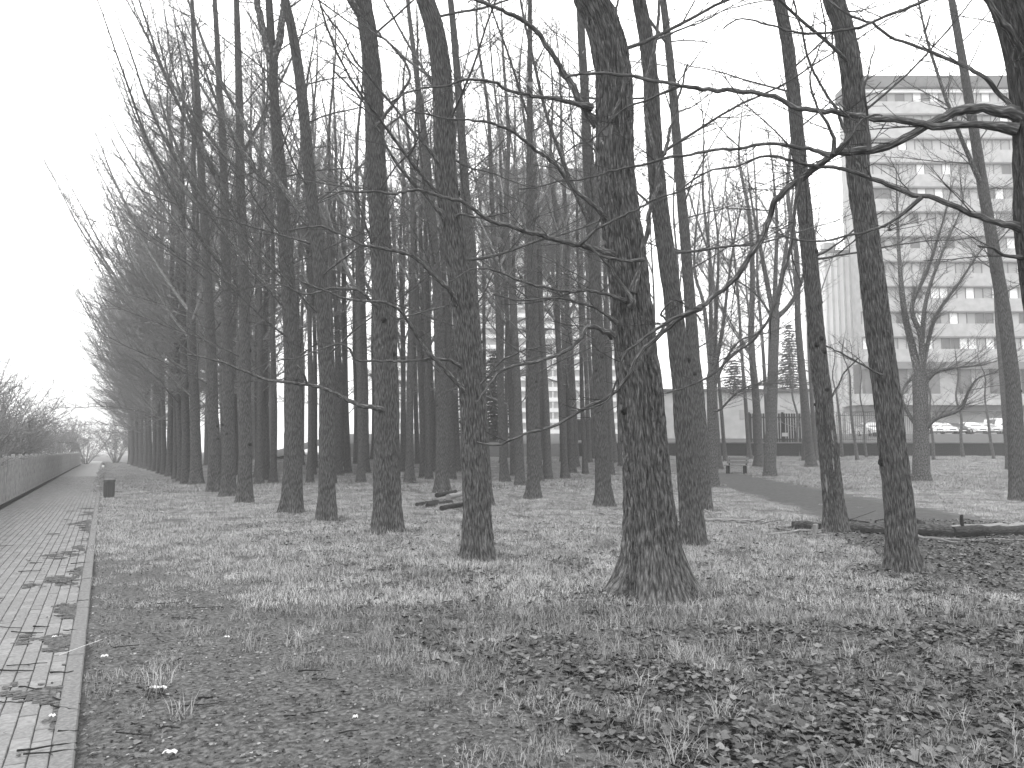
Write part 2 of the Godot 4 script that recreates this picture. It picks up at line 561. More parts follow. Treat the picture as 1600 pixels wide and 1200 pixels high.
# a near tree with its own trunk shape, and every limb a branch of its own
func own_tree(called: String, label: String, group: String, pts: Array, depth: float, width_px: float, opts := {}) -> Node3D:
	var base := px(pts[0][0], pts[0][1], depth)
	base.y = terrain(base.x, base.z)
	var o := thing(called, label, "tree", base, 0.0, group)
	var axis := PackedVector3Array()
	axis.append(Vector3.ZERO)
	for k in range(1, pts.size()):
		axis.append(px(pts[k][0], pts[k][1], depth) - base)
	var height: float = opts.get("height", 24.0)
	var last := axis[-1]
	var tang := (axis[-1] - axis[-2]).normalized()
	axis.append(last + tang * (height + 1.0 - last.y) / tang.y)
	var r0: float = width_px / F * depth * 0.5 * 0.95
	obj("trunk", trunk_mesh(axis, height, r0, opts.get("sides", 48), opts.get("rows", 200), opts.get("amp", 0.014), opts.get("flare", 0.45), base.x * 13.0, opts.get("low", 0.55), opts.get("spiral", 0.0)), M[opts.get("bark", "bark")], o)
	for l in opts.get("limbs", []):
		var cp: Array = l[0]
		var curve := Curve3D.new()
		var np := cp.size()
		var pos := []
		for k in np:
			var f := float(k) / (np - 1)
			pos.append(px(cp[k][0], cp[k][1], lerpf(l[3], l[4], f) + (0.0 if k == 0 else rnd(-0.05, 0.05))) - base)
		for k in np:
			var tn: Vector3 = (pos[mini(k + 1, np - 1)] - pos[maxi(k - 1, 0)]) / 6.0
			curve.add_point(pos[k], -tn, tn)
		curve.bake_interval = 0.07
		var baked := curve.get_baked_points()
		var radii := PackedFloat32Array()
		var nb := baked.size()
		for k in nb:
			var f := float(k) / (nb - 1)
			radii.append(maxf(lerpf(l[1], l[2], pow(f, 0.8)) / F * lerpf(l[3], l[4], f) * 0.5, 0.0022) * rnd(0.9, 1.1))
			if k < 4 and l[3] < 13.0:
				radii[k] *= 1.0 + 0.16 * (4 - k)
			if k > 2 and k < nb - 1:
				var q: Vector3 = baked[k] * 2.2
				baked[k] += Vector3(bump.get_noise_3dv(q * 3.0), bump.get_noise_3dv(q * 3.0 + Vector3(31, 0, 7)), bump.get_noise_3dv(q * 3.0 + Vector3(5, 60, 0))) * 0.035
				baked[k] += Vector3(rnd(-1, 1), rnd(-1, 1), rnd(-1, 1)) * minf(radii[k] * 0.35, 0.006)
		var mb := MB.new()
		mb.tube(baked, radii, 8)
		var tw := MB.new()
		twigs_on(tw, baked, radii, l[5] if l.size() > 5 else 0.2, 0.12, 0.15, 0.8, 2, 0.9)
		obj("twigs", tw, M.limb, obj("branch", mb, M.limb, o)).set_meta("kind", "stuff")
	# knots where shed limbs have left collars, then limbs grown by chance
	var from: float = opts.get("from", 3.0)
	var count: int = opts.get("count", 24)
	var upto: float = opts.get("upto", height - 1.0)
	for k in count:
		var f := (k + rng.randf()) / count
		var h := from + (upto - from) * f
		var up := clampf((h - 2.5) / (height - 2.5), 0.0, 1.0)
		var az := k * 2.4 + rnd(-0.6, 0.6)
		var el := lerpf(0.25, 1.0, pow(up, 0.8)) + rnd(-0.3, 0.3)
		var ln := lerpf(4.8, 1.5, pow(up, 1.3)) * rnd(0.6, 1.15)
		var rr := trunk_r(r0, h, height)
		var mb := MB.new()
		var tw := MB.new()
		limb(mb, axis_at(axis, h) + Vector3(cos(az), 0, sin(az)) * rr * 0.7, Vector3(cos(az) * cos(el), sin(el), sin(az) * cos(el)), ln, minf(rr * 0.3, 0.006 + ln * 0.0045), rnd(-0.03, 0.035) + 0.02 * up, 6, tw)
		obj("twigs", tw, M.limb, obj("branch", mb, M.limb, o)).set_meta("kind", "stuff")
	for k in opts.get("leaders", 0):
		var h := rnd(height * 0.28, height * 0.58)
		var az := PI - 0.48 + rnd(-0.9, 0.9) if k % 2 == 0 else rnd(0, TAU)
		var el := rnd(0.75, 1.0) if k % 2 == 0 else rnd(0.95, 1.2)
		var rr := trunk_r(r0, h, height)
		var mb := MB.new()
		leader(mb, axis_at(axis, h) + Vector3(cos(az), 0, sin(az)) * rr * 0.5, Vector3(cos(az) * cos(el), sin(el), sin(az) * cos(el)), (height - h) * 0.7, rr * 0.5)
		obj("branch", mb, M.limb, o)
	for q in opts.get("stripped", []):
		obj("stripped_patch" if q[4] == "bare_wood" else "rotten_patch", trunk_patch(axis, height, r0, q[0], q[1], q[2], q[3]), M[q[4]], o)
	for q in opts.get("leaves", []):
		var lf := obj("dead_leaf", leaf_mesh(0.5, 0.07), M.bare_wood, o)
		lf.position = px(q[0], q[1], q[2]) - base
		lf.rotation = Vector3(rnd(0.9, 1.5), rnd(0, TAU), rnd(-0.6, 0.6))
	for k in opts.get("knots", 2):
		var h := rnd(0.8, 5.5)
		var az := rnd(0, TAU)
		var rr := trunk_r(r0, h, height)
		var d := Vector3(cos(az), 0.25, sin(az)).normalized()
		var c := axis_at(axis, h)
		var mb := MB.new()
		var kr := rnd(0.025, 0.05)
		mb.tube(PackedVector3Array([c + d * rr * 0.7, c + d * (rr + 0.005), c + d * (rr + 0.03), c + d * (rr + 0.035)]), PackedFloat32Array([kr * 1.5, kr * 1.3, kr, kr * 0.4]), 9)
		obj("knot", mb, M.bark_dark, o)
	return o

# a ragged sheet of other wood on the trunk between two heights, about an angle (0 faces right, 3/2 pi faces the camera)
func trunk_patch(axis: PackedVector3Array, height: float, r0: float, h0: float, h1: float, mid: float, half: float) -> MB:
	var mb := MB.new()
	var n := 14
	var w := 6
	var jag := rnd(0, 50)
	for a in n + 1:
		var f := float(a) / n
		var h := lerpf(h0, h1, f)
		var span := half * sin(PI * clampf(f, 0.03, 0.97)) * (0.7 + 0.6 * barkn.get_noise_2d(h * 9.0 + jag, 3.0))
		var m := mid + 0.5 * half * barkn.get_noise_2d(h * 3.0 + jag, 9.0)
		for k in w + 1:
			var th := m + span * (2.0 * k / w - 1.0)
			var r := trunk_r(r0, h, height) * (1.0 + 0.1 * exp(-h / 0.6)) + 0.012 + 0.006 * barkn.get_noise_2d(h * 20.0, th * 9.0) - 0.016 * pow(absf(2.0 * k / w - 1.0), 4.0)
			var d := Vector3(cos(th), 0, -sin(th))
			mb.v.append(axis_at(axis, h) + d * r)
			mb.n.append(d)
			mb.uv.append(Vector2(0.3 * k / w, h))
	for a in n:
		for k in w:
			var i := a * (w + 1) + k
			mb.ix.append(i); mb.ix.append(i + w + 1); mb.ix.append(i + 1)
			mb.ix.append(i + 1); mb.ix.append(i + w + 1); mb.ix.append(i + w + 2)
	return mb

# a spreading tree that divides low into rising limbs
func vase_tree(label: String, u: float, v: float, width_px: float, forks: Array, height: float) -> Node3D:
	var base := ground_px(u, v)
	var depth := -base.z
	var o := thing("spreading_tree", label, "tree", base, 0.0, "low forking trees in the wood")
	var fork: Vector3 = px(forks[0][0], forks[0][1], depth) - base
	var r0 := width_px / F * depth * 0.5
	var pts := PackedVector3Array([Vector3(0, -0.2, 0), Vector3(0, 0.05, 0), Vector3(0, 0.35, 0) + fork * 0.02, fork * 0.35, fork * 0.7, fork, fork + Vector3(0, 0.35, 0)])
	var mb := MB.new()
	mb.tube(pts, PackedFloat32Array([r0 * 1.5, r0 * 1.4, r0 * 1.12, r0, r0 * 0.95, r0 * 1.02, r0 * 0.6]), 16)
	for k in mb.uv.size():
		mb.uv[k] *= Vector2(2.0, 0.5)
	obj("trunk", mb, M.bark, o)
	for k in range(1, forks.size()):
		var fk: Array = forks[k]
		var path := PackedVector3Array()
		path.append(fork * (fk[2] if fk.size() > 2 else 0.96))
		for q in fk[0]:
			path.append(px(q[0], q[1], depth + fk[1] * (path.size())) - base)
		var cv := Curve3D.new()
		for j in path.size():
			var tn := (path[mini(j + 1, path.size() - 1)] - path[maxi(j - 1, 0)]) / 6.0
			cv.add_point(path[j], -tn, tn)
		cv.bake_interval = 0.3
		var bk := cv.get_baked_points()
		var m2 := MB.new()
		var rad := taper(bk.size(), r0 * (fk[3] if fk.size() > 3 else 0.55), 0.012)
		m2.tube(bk, rad, 7, false)
		dense = 1.5
		twigs_on(m2, bk, rad, 0.15, 0.12, 0.6, 1.9, 2)
		var e := bk[-1]
		var t := (bk[-1] - bk[-3]).normalized()
		for j in 8:
			var s := rnd(0.3, 1.0)
			var i := int(s * (bk.size() - 1))
			limb(m2, bk[i], (t + Vector3(rnd(-0.7, 0.7), rnd(0.0, 0.6), rnd(-0.7, 0.7))).normalized(), rnd(1.5, 3.0), 0.018, 0.03, 4)
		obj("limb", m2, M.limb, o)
	dense = 1.0
	return o


# ------------------------------------------------------------------ everything
func _ready() -> void:
	rng.seed = 20240
	set_camera_and_light()
	bump.seed = 4; bump.frequency = 0.35
	patch.seed = 11; patch.frequency = 0.22; patch.fractal_octaves = 3
	patch2.seed = 17; patch2.frequency = 0.9; patch2.fractal_octaves = 3
	barkn.seed = 21; barkn.frequency = 0.55; barkn.noise_type = FastNoiseLite.TYPE_SIMPLEX_SMOOTH; barkn.fractal_type = FastNoiseLite.FRACTAL_FBM; barkn.fractal_octaves = 2
	make_materials()
	for q in [[1108, 741], [1160, 752], [1230, 768], [1310, 786], [1390, 806], [1480, 838], [1560, 862], [1680, 900]]:
		var g := ground_px(q[0], q[1])
		dirt_line.append(Vector2(g.x, g.z))
	build_ground()
	build_path()
	build_background()
	make_protos()
	build_near_trees()
	build_wood()
	build_fence_side()
	dense = 1.0
	stout = 1.0
	build_objects()
	build_cover()

func set_camera_and_light() -> void:
	var cam := Camera3D.new()
	cam.name = "camera"
	cam.position = Vector3(0, EYE, 0)
	cam.rotation.x = pitch
	cam.fov = rad_to_deg(2.0 * atan(600.0 / F))
	cam.near = 0.05
	cam.far = 3000.0
	add_child(cam)
	var we := WorldEnvironment.new()
	we.name = "environment"
	var e := Environment.new()
	e.background_mode = Environment.BG_SKY
	var sm := ProceduralSkyMaterial.new()
	sm.sky_top_color = grey(0.92)
	sm.sky_horizon_color = grey(0.92)
	sm.ground_horizon_color = grey(0.5)
	sm.ground_bottom_color = grey(0.2)
	sm.sky_energy_multiplier = 1.0
	var sky := Sky.new()
	sky.sky_material = sm
	e.sky = sky
	e.tonemap_mode = Environment.TONE_MAPPER_LINEAR
	e.tonemap_exposure = 3.9
	e.sdfgi_enabled = true
	e.ssao_enabled = true
	e.ssil_enabled = true
	e.fog_enabled = true
	e.fog_density = 0.0017
	e.fog_light_color = grey(0.9)
	we.environment = e
	add_child(we)
	var sun := DirectionalLight3D.new()
	sun.name = "overcast_sun"
	sun.light_energy = 0.3
	sun.light_angular_distance = 40.0
	sun.shadow_enabled = true
	sun.rotation_degrees = Vector3(-48, -62, 0)
	add_child(sun)


func build_ground() -> void:
	var mb := MB.new()
	var nx := 240
	var nz := 240
	var xs := PackedFloat32Array()
	var zs := PackedFloat32Array()
	for i in nx + 1:
		var q := 2.0 * i / nx - 1.0
		xs.append(signf(q) * (absf(q) * 26.0 + pow(absf(q), 6.0) * 900.0))
	for j in nz + 1:
		var q := float(j) / nz
		zs.append(14.0 - q * 78.0 - pow(q, 14.0) * 1200.0 + pow(1.0 - q, 14.0) * 300.0)
	for j in nz + 1:
		for i in nx + 1:
			var x := xs[i]
			var z := zs[j]
			mb.v.append(Vector3(x, terrain(x, z), z))
			mb.uv.append(Vector2(x, z))
	var w := nx + 1
	for j in nz + 1:
		for i in nx + 1:
			var dx := mb.v[j * w + mini(i + 1, nx)] - mb.v[j * w + maxi(i - 1, 0)]
			var dz := mb.v[mini(j + 1, nz) * w + i] - mb.v[maxi(j - 1, 0) * w + i]
			mb.n.append(dx.cross(dz).normalized())
	for j in nz:
		for i in nx:
			var a := j * w + i
			mb.ix.append(a); mb.ix.append(a + w); mb.ix.append(a + 1)
			mb.ix.append(a + 1); mb.ix.append(a + w); mb.ix.append(a + w + 1)
	struct("ground", mb, M.soil)
	# the trodden earth path that crosses the wood
	var cv := Curve2D.new()
	for k in dirt_line.size():
		var tn := (dirt_line[mini(k + 1, dirt_line.size() - 1)] - dirt_line[maxi(k - 1, 0)]) / 6.0
		cv.add_point(dirt_line[k], -tn, tn)
	cv.bake_interval = 0.3
	var bk := cv.get_baked_points()
	var ml := MB.new()
	var across := 10
	for k in bk.size():
		var tn := (bk[mini(k + 1, bk.size() - 1)] - bk[maxi(k - 1, 0)]).normalized()
		var side := Vector2(-tn.y, tn.x)
		for c in across + 1:
			var f := float(c) / across * 2.0 - 1.0
			var half := 2.0 + 0.5 * patch2.get_noise_2d(bk[k].x + f, bk[k].y)
			var p := bk[k] + side * f * half
			ml.v.append(Vector3(p.x, terrain(p.x, p.y) + 0.012 - 0.05 * pow(absf(f), 6.0), p.y))
			ml.n.append(Vector3.UP)
			ml.uv.append(p)
	for k in bk.size() - 1:
		for c in across:
			var a := k * (across + 1) + c
			ml.ix.append(a); ml.ix.append(a + across + 1); ml.ix.append(a + 1)
			ml.ix.append(a + 1); ml.ix.append(a + across + 1); ml.ix.append(a + across + 2)
	struct("earth_path", ml, M.trodden)


func build_path() -> void:
	# bed of sand and dirt under the bricks, running on as the brick surface in the distance
	var turn := Basis(Vector3(PATH_RIGHT.x, 0, PATH_RIGHT.y), Vector3.UP, Vector3(-PATH_DIR.x, 0, -PATH_DIR.y))
	var mb := MB.new()
	var q0 := at_st(-6, FENCE_T + 0.08)
	var q1 := at_st(56, FENCE_T + 0.08)
	var q2 := at_st(56, KERB_IN)
	var q3 := at_st(-6, KERB_IN)
	mb.quad(Vector3(q0.x, -0.012, q0.y), Vector3(q1.x, -0.012, q1.y), Vector3(q2.x, -0.012, q2.y), Vector3(q3.x, -0.012, q3.y))
	var path := struct("brick_path", mb, M.joint)
	var far := MB.new()
	q0 = at_st(56, FENCE_T + 0.08)
	q1 = at_st(150, FENCE_T + 0.08)
	q2 = at_st(150, KERB_IN)
	q3 = at_st(56, KERB_IN)
	far.quad(Vector3(q0.x, 0, q0.y), Vector3(q1.x, 0, q1.y), Vector3(q2.x, 0, q2.y), Vector3(q3.x, 0, q3.y))
	obj("far_paving", far, M.brick_a, path)
	# bricks laid lengthways in columns with staggered ends
	var brick := MB.new()
	brick.box(Vector3(0, -0.02, 0), Vector3(0.0935, 0.04, 0.1935), Basis.IDENTITY, 0.004)
	var bm := brick.mesh()
	var spots := []
	var cols := int((KERB_IN - FENCE_T - 0.1) / 0.1)
	for c in cols:
		var t := KERB_IN - 0.052 - c * 0.1
		var n := int(56.0 / 0.2)
		for k in n:
			var s := (k + 0.5 * (c % 2)) * 0.2 + 0.1
			if s > 55.9:
				continue
			var p := at_st(s, t)
			var d := Vector2(p.x, -p.y)
			var vis := d.y > 1.0 and absf(d.x / d.y) < 0.67 and d.y > 3.0
			spots.append([p, d.y if vis else 1000.0 + d.length()])
	spots.sort_custom(func(a, b): return a[1] < b[1])
	var rest := [MB.new(), MB.new(), MB.new()]
	for k in spots.size():
		var p: Vector2 = spots[k][0]
		var b := turn * Basis.from_euler(Vector3(rnd(-0.02, 0.02), rnd(-0.02, 0.02), rnd(-0.025, 0.025)))
		var at := Vector3(p.x, rnd(-0.003, 0.003), p.y)
		var which := [0, 0, 1, 1, 2][rng.randi() % 5] as int
		if k < 300:
			var o := obj("brick", bm, M[["brick_a", "brick_b", "brick_c"][which]], path)
			o.transform = Transform3D(b, at)
		else:
			_brick_top(rest[which], at, b)
	for w in 3:
		var o := obj("bricks", rest[w], M[["brick_a", "brick_b", "brick_c"][w]], path)
		o.set_meta("kind", "stuff")
	# concrete edging
	var kerb := Node3D.new()
	kerb.name = "kerb"
	kerb.set_meta("kind", "structure")
	add_child(kerb)
	var ks := MB.new()
	ks.box(Vector3(0, -0.085, 0), Vector3(KERB_OUT - KERB_IN, 0.2, 0.99), Basis.IDENTITY, 0.008)
	var km := ks.mesh()
	for k in 110:
		var p := at_st(-3.6 + k, (KERB_IN + KERB_OUT) * 0.5)
		var o := obj("kerb_stone", km, M.kerb, kerb)
		o.transform = Transform3D(turn * Basis.from_euler(Vector3(rnd(-0.004, 0.004), rnd(-0.006, 0.006), rnd(-0.03, 0.03))), Vector3(p.x, rnd(-0.004, 0.006), p.y))
	# earth and moss washed over the bricks beside the kerb
	var mud := MB.new()
	var step := 0.04
	for i in 560:
		for j in 22:
			var s := 2.8 + i * step
			var t := KERB_IN + 0.01 - j * step
			var v := patch2.get_noise_2d(s * 0.8, t * 1.6) + 0.35 * patch2.get_noise_2d(s * 5.0, t * 5.0) - j * 0.03 - 0.08
			if v > 0.0:
				var h := minf(v * 0.03, 0.007) + 0.0035
				var a := at_st(s, t)
				var b := at_st(s + step, t)
				var c := at_st(s + step, t - step)
				var d := at_st(s, t - step)
				var jit := rnd(-0.012, 0.012)
				mud.quad(Vector3(d.x + jit, h, d.y), Vector3(c.x, h + 0.001, c.y + jit), Vector3(b.x, h, b.y), Vector3(a.x, h, a.y + jit))
	var mo := obj("mud", mud, M.soil)
	tag(mo, "dark earth and moss washed over the bricks beside the kerb", "mud", "", "stuff")


func _brick_top(mb: MB, at: Vector3, b: Basis) -> void:
	var lo := []
	var hi := []
	for q in [Vector2(-1, -1), Vector2(1, -1), Vector2(1, 1), Vector2(-1, 1)]:
		lo.append(at + b * Vector3(q.x * 0.04675, -0.014, q.y * 0.09675))
		hi.append(at + b * Vector3(q.x * 0.0435, 0.0, q.y * 0.0935))
	for k in 4:
		var j := (k + 1) % 4
		mb.quad(lo[j], hi[j], hi[k], lo[k])
	mb.quad(hi[0], hi[1], hi[2], hi[3])

# ------------------------------------------------------------------ trees
func build_near_trees() -> void:
	var g := "tall bare trees of the front row"
	own_tree("tall_tree", "bare tree cut by the right edge, its limbs reaching far left across the frame", g, [[1730, 1065], [1698, 850], [1637, 400], [1590, 0]], 5.2, 92, {
		"sides": 80, "rows": 260, "amp": 0.03, "flare": 0.5, "count": 12, "from": 6.0, "bark": "bark_dark", "knots": 3,
		"limbs": [
			[[[1600, 182], [1568, 172], [1530, 170], [1480, 180], [1440, 200], [1400, 222], [1355, 237], [1305, 241], [1285, 256], [1250, 278], [1220, 305], [1205, 335], [1190, 370], [1160, 420], [1120, 458], [1085, 485], [1045, 512], [1010, 545], [985, 580], [962, 610], [925, 633], [885, 655], [840, 675], [800, 688], [770, 693], [745, 690]], 17.0, 3.0, 5.2, 6.4, 0.24],
			[[[1097, 481], [1050, 500], [1005, 530], [975, 555], [962, 590], [950, 620], [925, 637], [893, 641]], 6.0, 2.0, 5.8, 6.2],
			[[[1250, 278], [1240, 350], [1224, 430], [1203, 495], [1172, 535], [1140, 560], [1110, 588], [1075, 602], [1042, 614]], 6.0, 3.0, 5.5, 5.9],
			[[[1301, 243], [1303, 225], [1290, 190], [1275, 165], [1263, 120], [1275, 90], [1287, 62]], 6.5, 2.0, 5.35, 5.2],
			[[[1305, 240], [1328, 215], [1350, 190], [1378, 181]], 6.5, 2.5, 5.35, 5.1],
			[[[1358, 236], [1357, 185], [1350, 150], [1353, 110], [1366, 70]], 5.0, 2.0, 5.3, 5.1],
			[[[1300, 243], [1270, 236], [1240, 230], [1200, 224], [1150, 232], [1080, 240], [1040, 247], [980, 265], [910, 278], [860, 288], [810, 295]], 7.0, 2.0, 5.35, 5.9],
			[[[1590, 203], [1550, 196], [1500, 195], [1450, 195], [1410, 190], [1370, 182], [1330, 176], [1290, 172], [1245, 167], [1200, 148], [1150, 141], [1095, 141], [1060, 135], [1030, 127], [985, 119], [940, 112], [900, 118], [885, 121]], 13.0, 4.0, 5.2, 6.0, 0.3],
			[[[1060, 135], [1025, 150], [985, 165], [955, 190], [925, 215], [895, 230], [862, 255]], 4.0, 2.0, 5.8, 6.1],
			[[[1600, 358], [1570, 348], [1530, 338], [1490, 322], [1440, 308], [1400, 292], [1360, 278], [1320, 268], [1280, 262], [1240, 250], [1200, 243], [1150, 257], [1100, 272], [1060, 298]], 11.0, 2.5, 5.2, 5.7, 0.3],
			[[[1440, 308], [1400, 342], [1360, 360], [1310, 374], [1260, 374], [1215, 369]], 5.5, 2.5, 5.3, 5.5],
			[[[1620, 407], [1575, 397], [1550, 388], [1528, 384]], 7.0, 3.0, 5.2, 5.0],
			[[[1595, 178], [1565, 150], [1530, 118], [1500, 104], [1450, 78], [1400, 60], [1360, 40], [1320, 18], [1290, -6]], 8.0, 3.0, 5.2, 5.6],
			[[[1600, -40], [1520, -25], [1450, 0], [1400, 22], [1340, 45], [1270, 53], [1230, 47], [1200, 38], [1150, 30], [1130, 45]], 7.0, 2.5, 5.2, 5.8],
			[[[1600, 110], [1580, 60], [1560, 25], [1530, -20]], 16.0, 9.0, 5.2, 4.9],
		]})
	own_tree("tall_tree", "thick furrowed bare tree with flared foot, largest trunk in the foreground", g, [[1026, 918], [1008, 700], [995, 560], [964, 300], [924, 0]], 8.5, 72, {
		"sides": 110, "rows": 420, "amp": 0.036, "flare": 0.66, "count": 21, "from": 5.6, "low": 0.5, "spiral": 0.12, "leaves": [[913, 80, 7.8], [946, 208, 7.7], [940, 222, 7.7], [936, 288, 7.9], [822, 124, 7.6], [828, 132, 7.6], [1070, 22, 7.8]],
		"limbs": [
			[[[935, 195], [908, 162], [880, 110], [855, 70], [835, 45], [805, 25], [770, 10], [730, -10]], 13.0, 5.0, 8.5, 7.9],
			[[[925, 168], [880, 158], [840, 153], [800, 142], [768, 128], [735, 124], [700, 133], [660, 137], [610, 160]], 8.0, 2.5, 8.4, 7.6],
			[[[950, 340], [900, 300], [862, 250], [825, 225], [805, 207], [770, 195], [735, 186], [690, 185], [640, 172]], 8.0, 2.5, 8.4, 7.4],
			[[[960, 400], [915, 384], [880, 376], [840, 366], [800, 355], [760, 343], [730, 320], [690, 306], [650, 298], [600, 301], [540, 300], [500, 315]], 11.0, 2.5, 8.4, 7.3, 0.25],
			[[[905, 383], [935, 358], [985, 333], [1030, 310], [1060, 300], [1100, 283]], 4.5, 2.5, 8.1, 7.6],
			[[[988, 458], [997, 420], [1008, 370], [1018, 320], [1028, 290], [1033, 255], [1041, 232], [1050, 195], [1062, 150], [1075, 100]], 11.0, 3.5, 8.3, 7.9],
			[[[1006, 406], [975, 406], [945, 400], [915, 382]], 5.0, 4.0, 8.1, 8.0],
			[[[978, 470], [925, 455], [888, 456], [850, 447], [810, 440], [780, 425], [740, 420], [700, 440]], 6.0, 2.0, 8.3, 7.6],
			[[[958, 525], [940, 513], [916, 510], [907, 528], [880, 552], [850, 563], [812, 570], [790, 577], [765, 600], [745, 628]], 9.0, 3.0, 8.3, 7.7],
			[[[965, 505], [930, 482], [890, 470], [850, 466], [810, 470], [770, 460]], 5.5, 2.0, 8.3, 7.7],
			[[[1010, 555], [1040, 500], [1032, 490], [1055, 470], [1100, 500]], 5.0, 2.0, 8.3, 8.0],
			[[[985, 480], [990, 470], [975, 450], [955, 420], [935, 395]], 8.0, 5.0, 8.2, 8.1],
			[[[955, 190], [975, 130], [965, 60], [960, 20], [975, -20]], 7.0, 3.5, 8.3, 8.0],
		]})
	own_tree("tall_tree", "bare tree with a pale fungus at its foot, second trunk from the camera", g, [[748, 866], [741, 700], [732, 560], [699, 300], [664, 0]], 11.4, 43, {
		"sides": 72, "rows": 260, "amp": 0.028, "flare": 0.3, "count": 28, "from": 4.4,
		"limbs": [
			[[[730, 615], [700, 582], [678, 557], [655, 530], [640, 503], [620, 482], [590, 470], [555, 470], [510, 455], [470, 440]], 9.0, 2.5, 11.3, 10.2],
			[[[725, 575], [700, 562], [670, 560], [640, 563], [600, 563], [556, 562], [545, 545], [530, 538], [500, 545], [470, 558], [430, 565]], 6.0, 2.0, 11.3, 10.3],
			[[[715, 475], [697, 447], [680, 432], [650, 405], [615, 390], [575, 385], [540, 370], [500, 355], [450, 360]], 9.0, 2.5, 11.3, 10.2],
			[[[705, 345], [720, 335], [760, 340], [800, 330]], 5.0, 2.0, 11.3, 11.0],
			[[[695, 340], [670, 310], [640, 280], [610, 240], [585, 190], [560, 150], [520, 110]], 7.0, 2.5, 11.3, 10.6],
			[[[690, 260], [650, 210], [600, 150], [560, 100], [530, 50], [500, 10]], 6.0, 2.5, 11.3, 10.4],
			[[[735, 610], [760, 590], [790, 560], [820, 548], [860, 540]], 4.5, 2.0, 11.3, 11.0],
		]})
	own_tree("tall_tree", "broad bare tree with one low limb bending left, third trunk from the camera", g, [[606, 830], [604, 700], [602, 560], [590, 300], [567, 0]], 14.9, 42, {
		"sides": 60, "rows": 220, "amp": 0.024, "flare": 0.28, "count": 29, "from": 4.0, "leaders": 1,
		"limbs": [
			[[[600, 640], [580, 636], [560, 632], [535, 620], [500, 605], [480, 600], [440, 597], [400, 588], [370, 575], [330, 560], [280, 550]], 9.0, 2.0, 14.7, 13.6],
			[[[480, 600], [472, 580], [455, 560]], 4.0, 2.0, 14.2, 14.0],
			[[[590, 480], [560, 455], [520, 450], [480, 460], [440, 445], [400, 450]], 6.0, 2.0, 14.7, 13.4],
			[[[585, 200], [640, 120], [600, 60], [560, 20]], 6.0, 2.5, 14.7, 14.0],
		]})
	own_tree("tall_tree", "slim bare tree beside the broad low-limbed one, fourth trunk from the camera", g, [[511, 809], [511, 700], [508, 560], [486, 300], [445, 0]], 17.9, 26, {"sides": 44, "rows": 160, "amp": 0.019, "flare": 0.3, "count": 29, "from": 3.6, "leaders": 2})
	own_tree("tall_tree", "bare tree forking high up into two stems, fifth trunk from the camera", g, [[457, 798], [458, 700], [456, 560], [441, 300], [428, 140], [424, 80]], 20.0, 30, {"sides": 44, "rows": 160, "amp": 0.019, "flare": 0.3, "count": 28, "from": 3.6, "leaders": 3, "height": 19.0,
		"limbs": [[[[424, 95], [415, 60], [405, 20], [398, -20], [390, -80]], 14.0, 8.0, 20.0, 20.0, 0.5], [[[427, 95], [436, 60], [442, 20], [446, -20], [450, -80]], 14.0, 8.0, 20.0, 20.0, 0.5]]})
	own_tree("tall_tree", "bare tree standing free, first of three close trunks by the path", g, [[382, 784], [383, 650], [376, 300]], 23.9, 21, {"sides": 36, "rows": 120, "amp": 0.017, "flare": 0.32, "count": 29, "from": 3.4, "leaders": 3})
	own_tree("tall_tree", "bare tree with a small pale mark, middle of three close trunks by the path", g, [[357, 773], [356, 650], [351, 300], [343, 150]], 27.3, 21, {"sides": 32, "rows": 100, "amp": 0.017, "flare": 0.35, "count": 29, "from": 3.4, "leaders": 4})
	own_tree("tall_tree", "bare tree with broad foot, last of three close trunks by the path", g, [[335, 768], [332, 650], [316, 300]], 29.8, 20, {"sides": 32, "rows": 100, "amp": 0.017, "flare": 0.35, "count": 28, "from": 3.4, "leaders": 4})

	g = "tall bare trees of the second row"
	own_tree("tall_tree", "leaning bare tree right of the fallen logs, its bark deeply furrowed", g, [[1413, 888], [1395, 700], [1378, 560], [1345, 300], [1302, 0]], 10.2, 43, {"sides": 72, "rows": 280, "amp": 0.03, "flare": 0.28, "count": 21, "from": 5.5,
		"limbs": [[[[1390, 590], [1355, 575], [1320, 555], [1290, 540]], 4.0, 2.0, 10.1, 9.7], [[[1345, 270], [1310, 180], [1270, 110], [1255, 60], [1240, 0]], 6.0, 3.0, 10.1, 9.5]]})
	own_tree("tall_tree", "dark bare tree just behind the thick foreground trunk", g, [[1083, 848], [1072, 700], [1061, 560], [1028, 300], [998, 0]], 13.0, 34, {"sides": 56, "rows": 200, "amp": 0.024, "flare": 0.3, "count": 25, "from": 4.4,
		"limbs": [[[[1030, 300], [1025, 250], [1010, 180], [1012, 120], [1025, 60], [1030, 0]], 9.0, 5.0, 12.9, 12.6]]})
	own_tree("tall_tree", "bare tree half hidden behind the dark one, second from the thick foreground trunk", g, [[1101, 796], [1093, 650], [1084, 560], [1064, 300], [1036, 0]], 20.6, 22, {"sides": 44, "rows": 140, "amp": 0.02, "flare": 0.3, "count": 28, "from": 4.0, "leaders": 1})
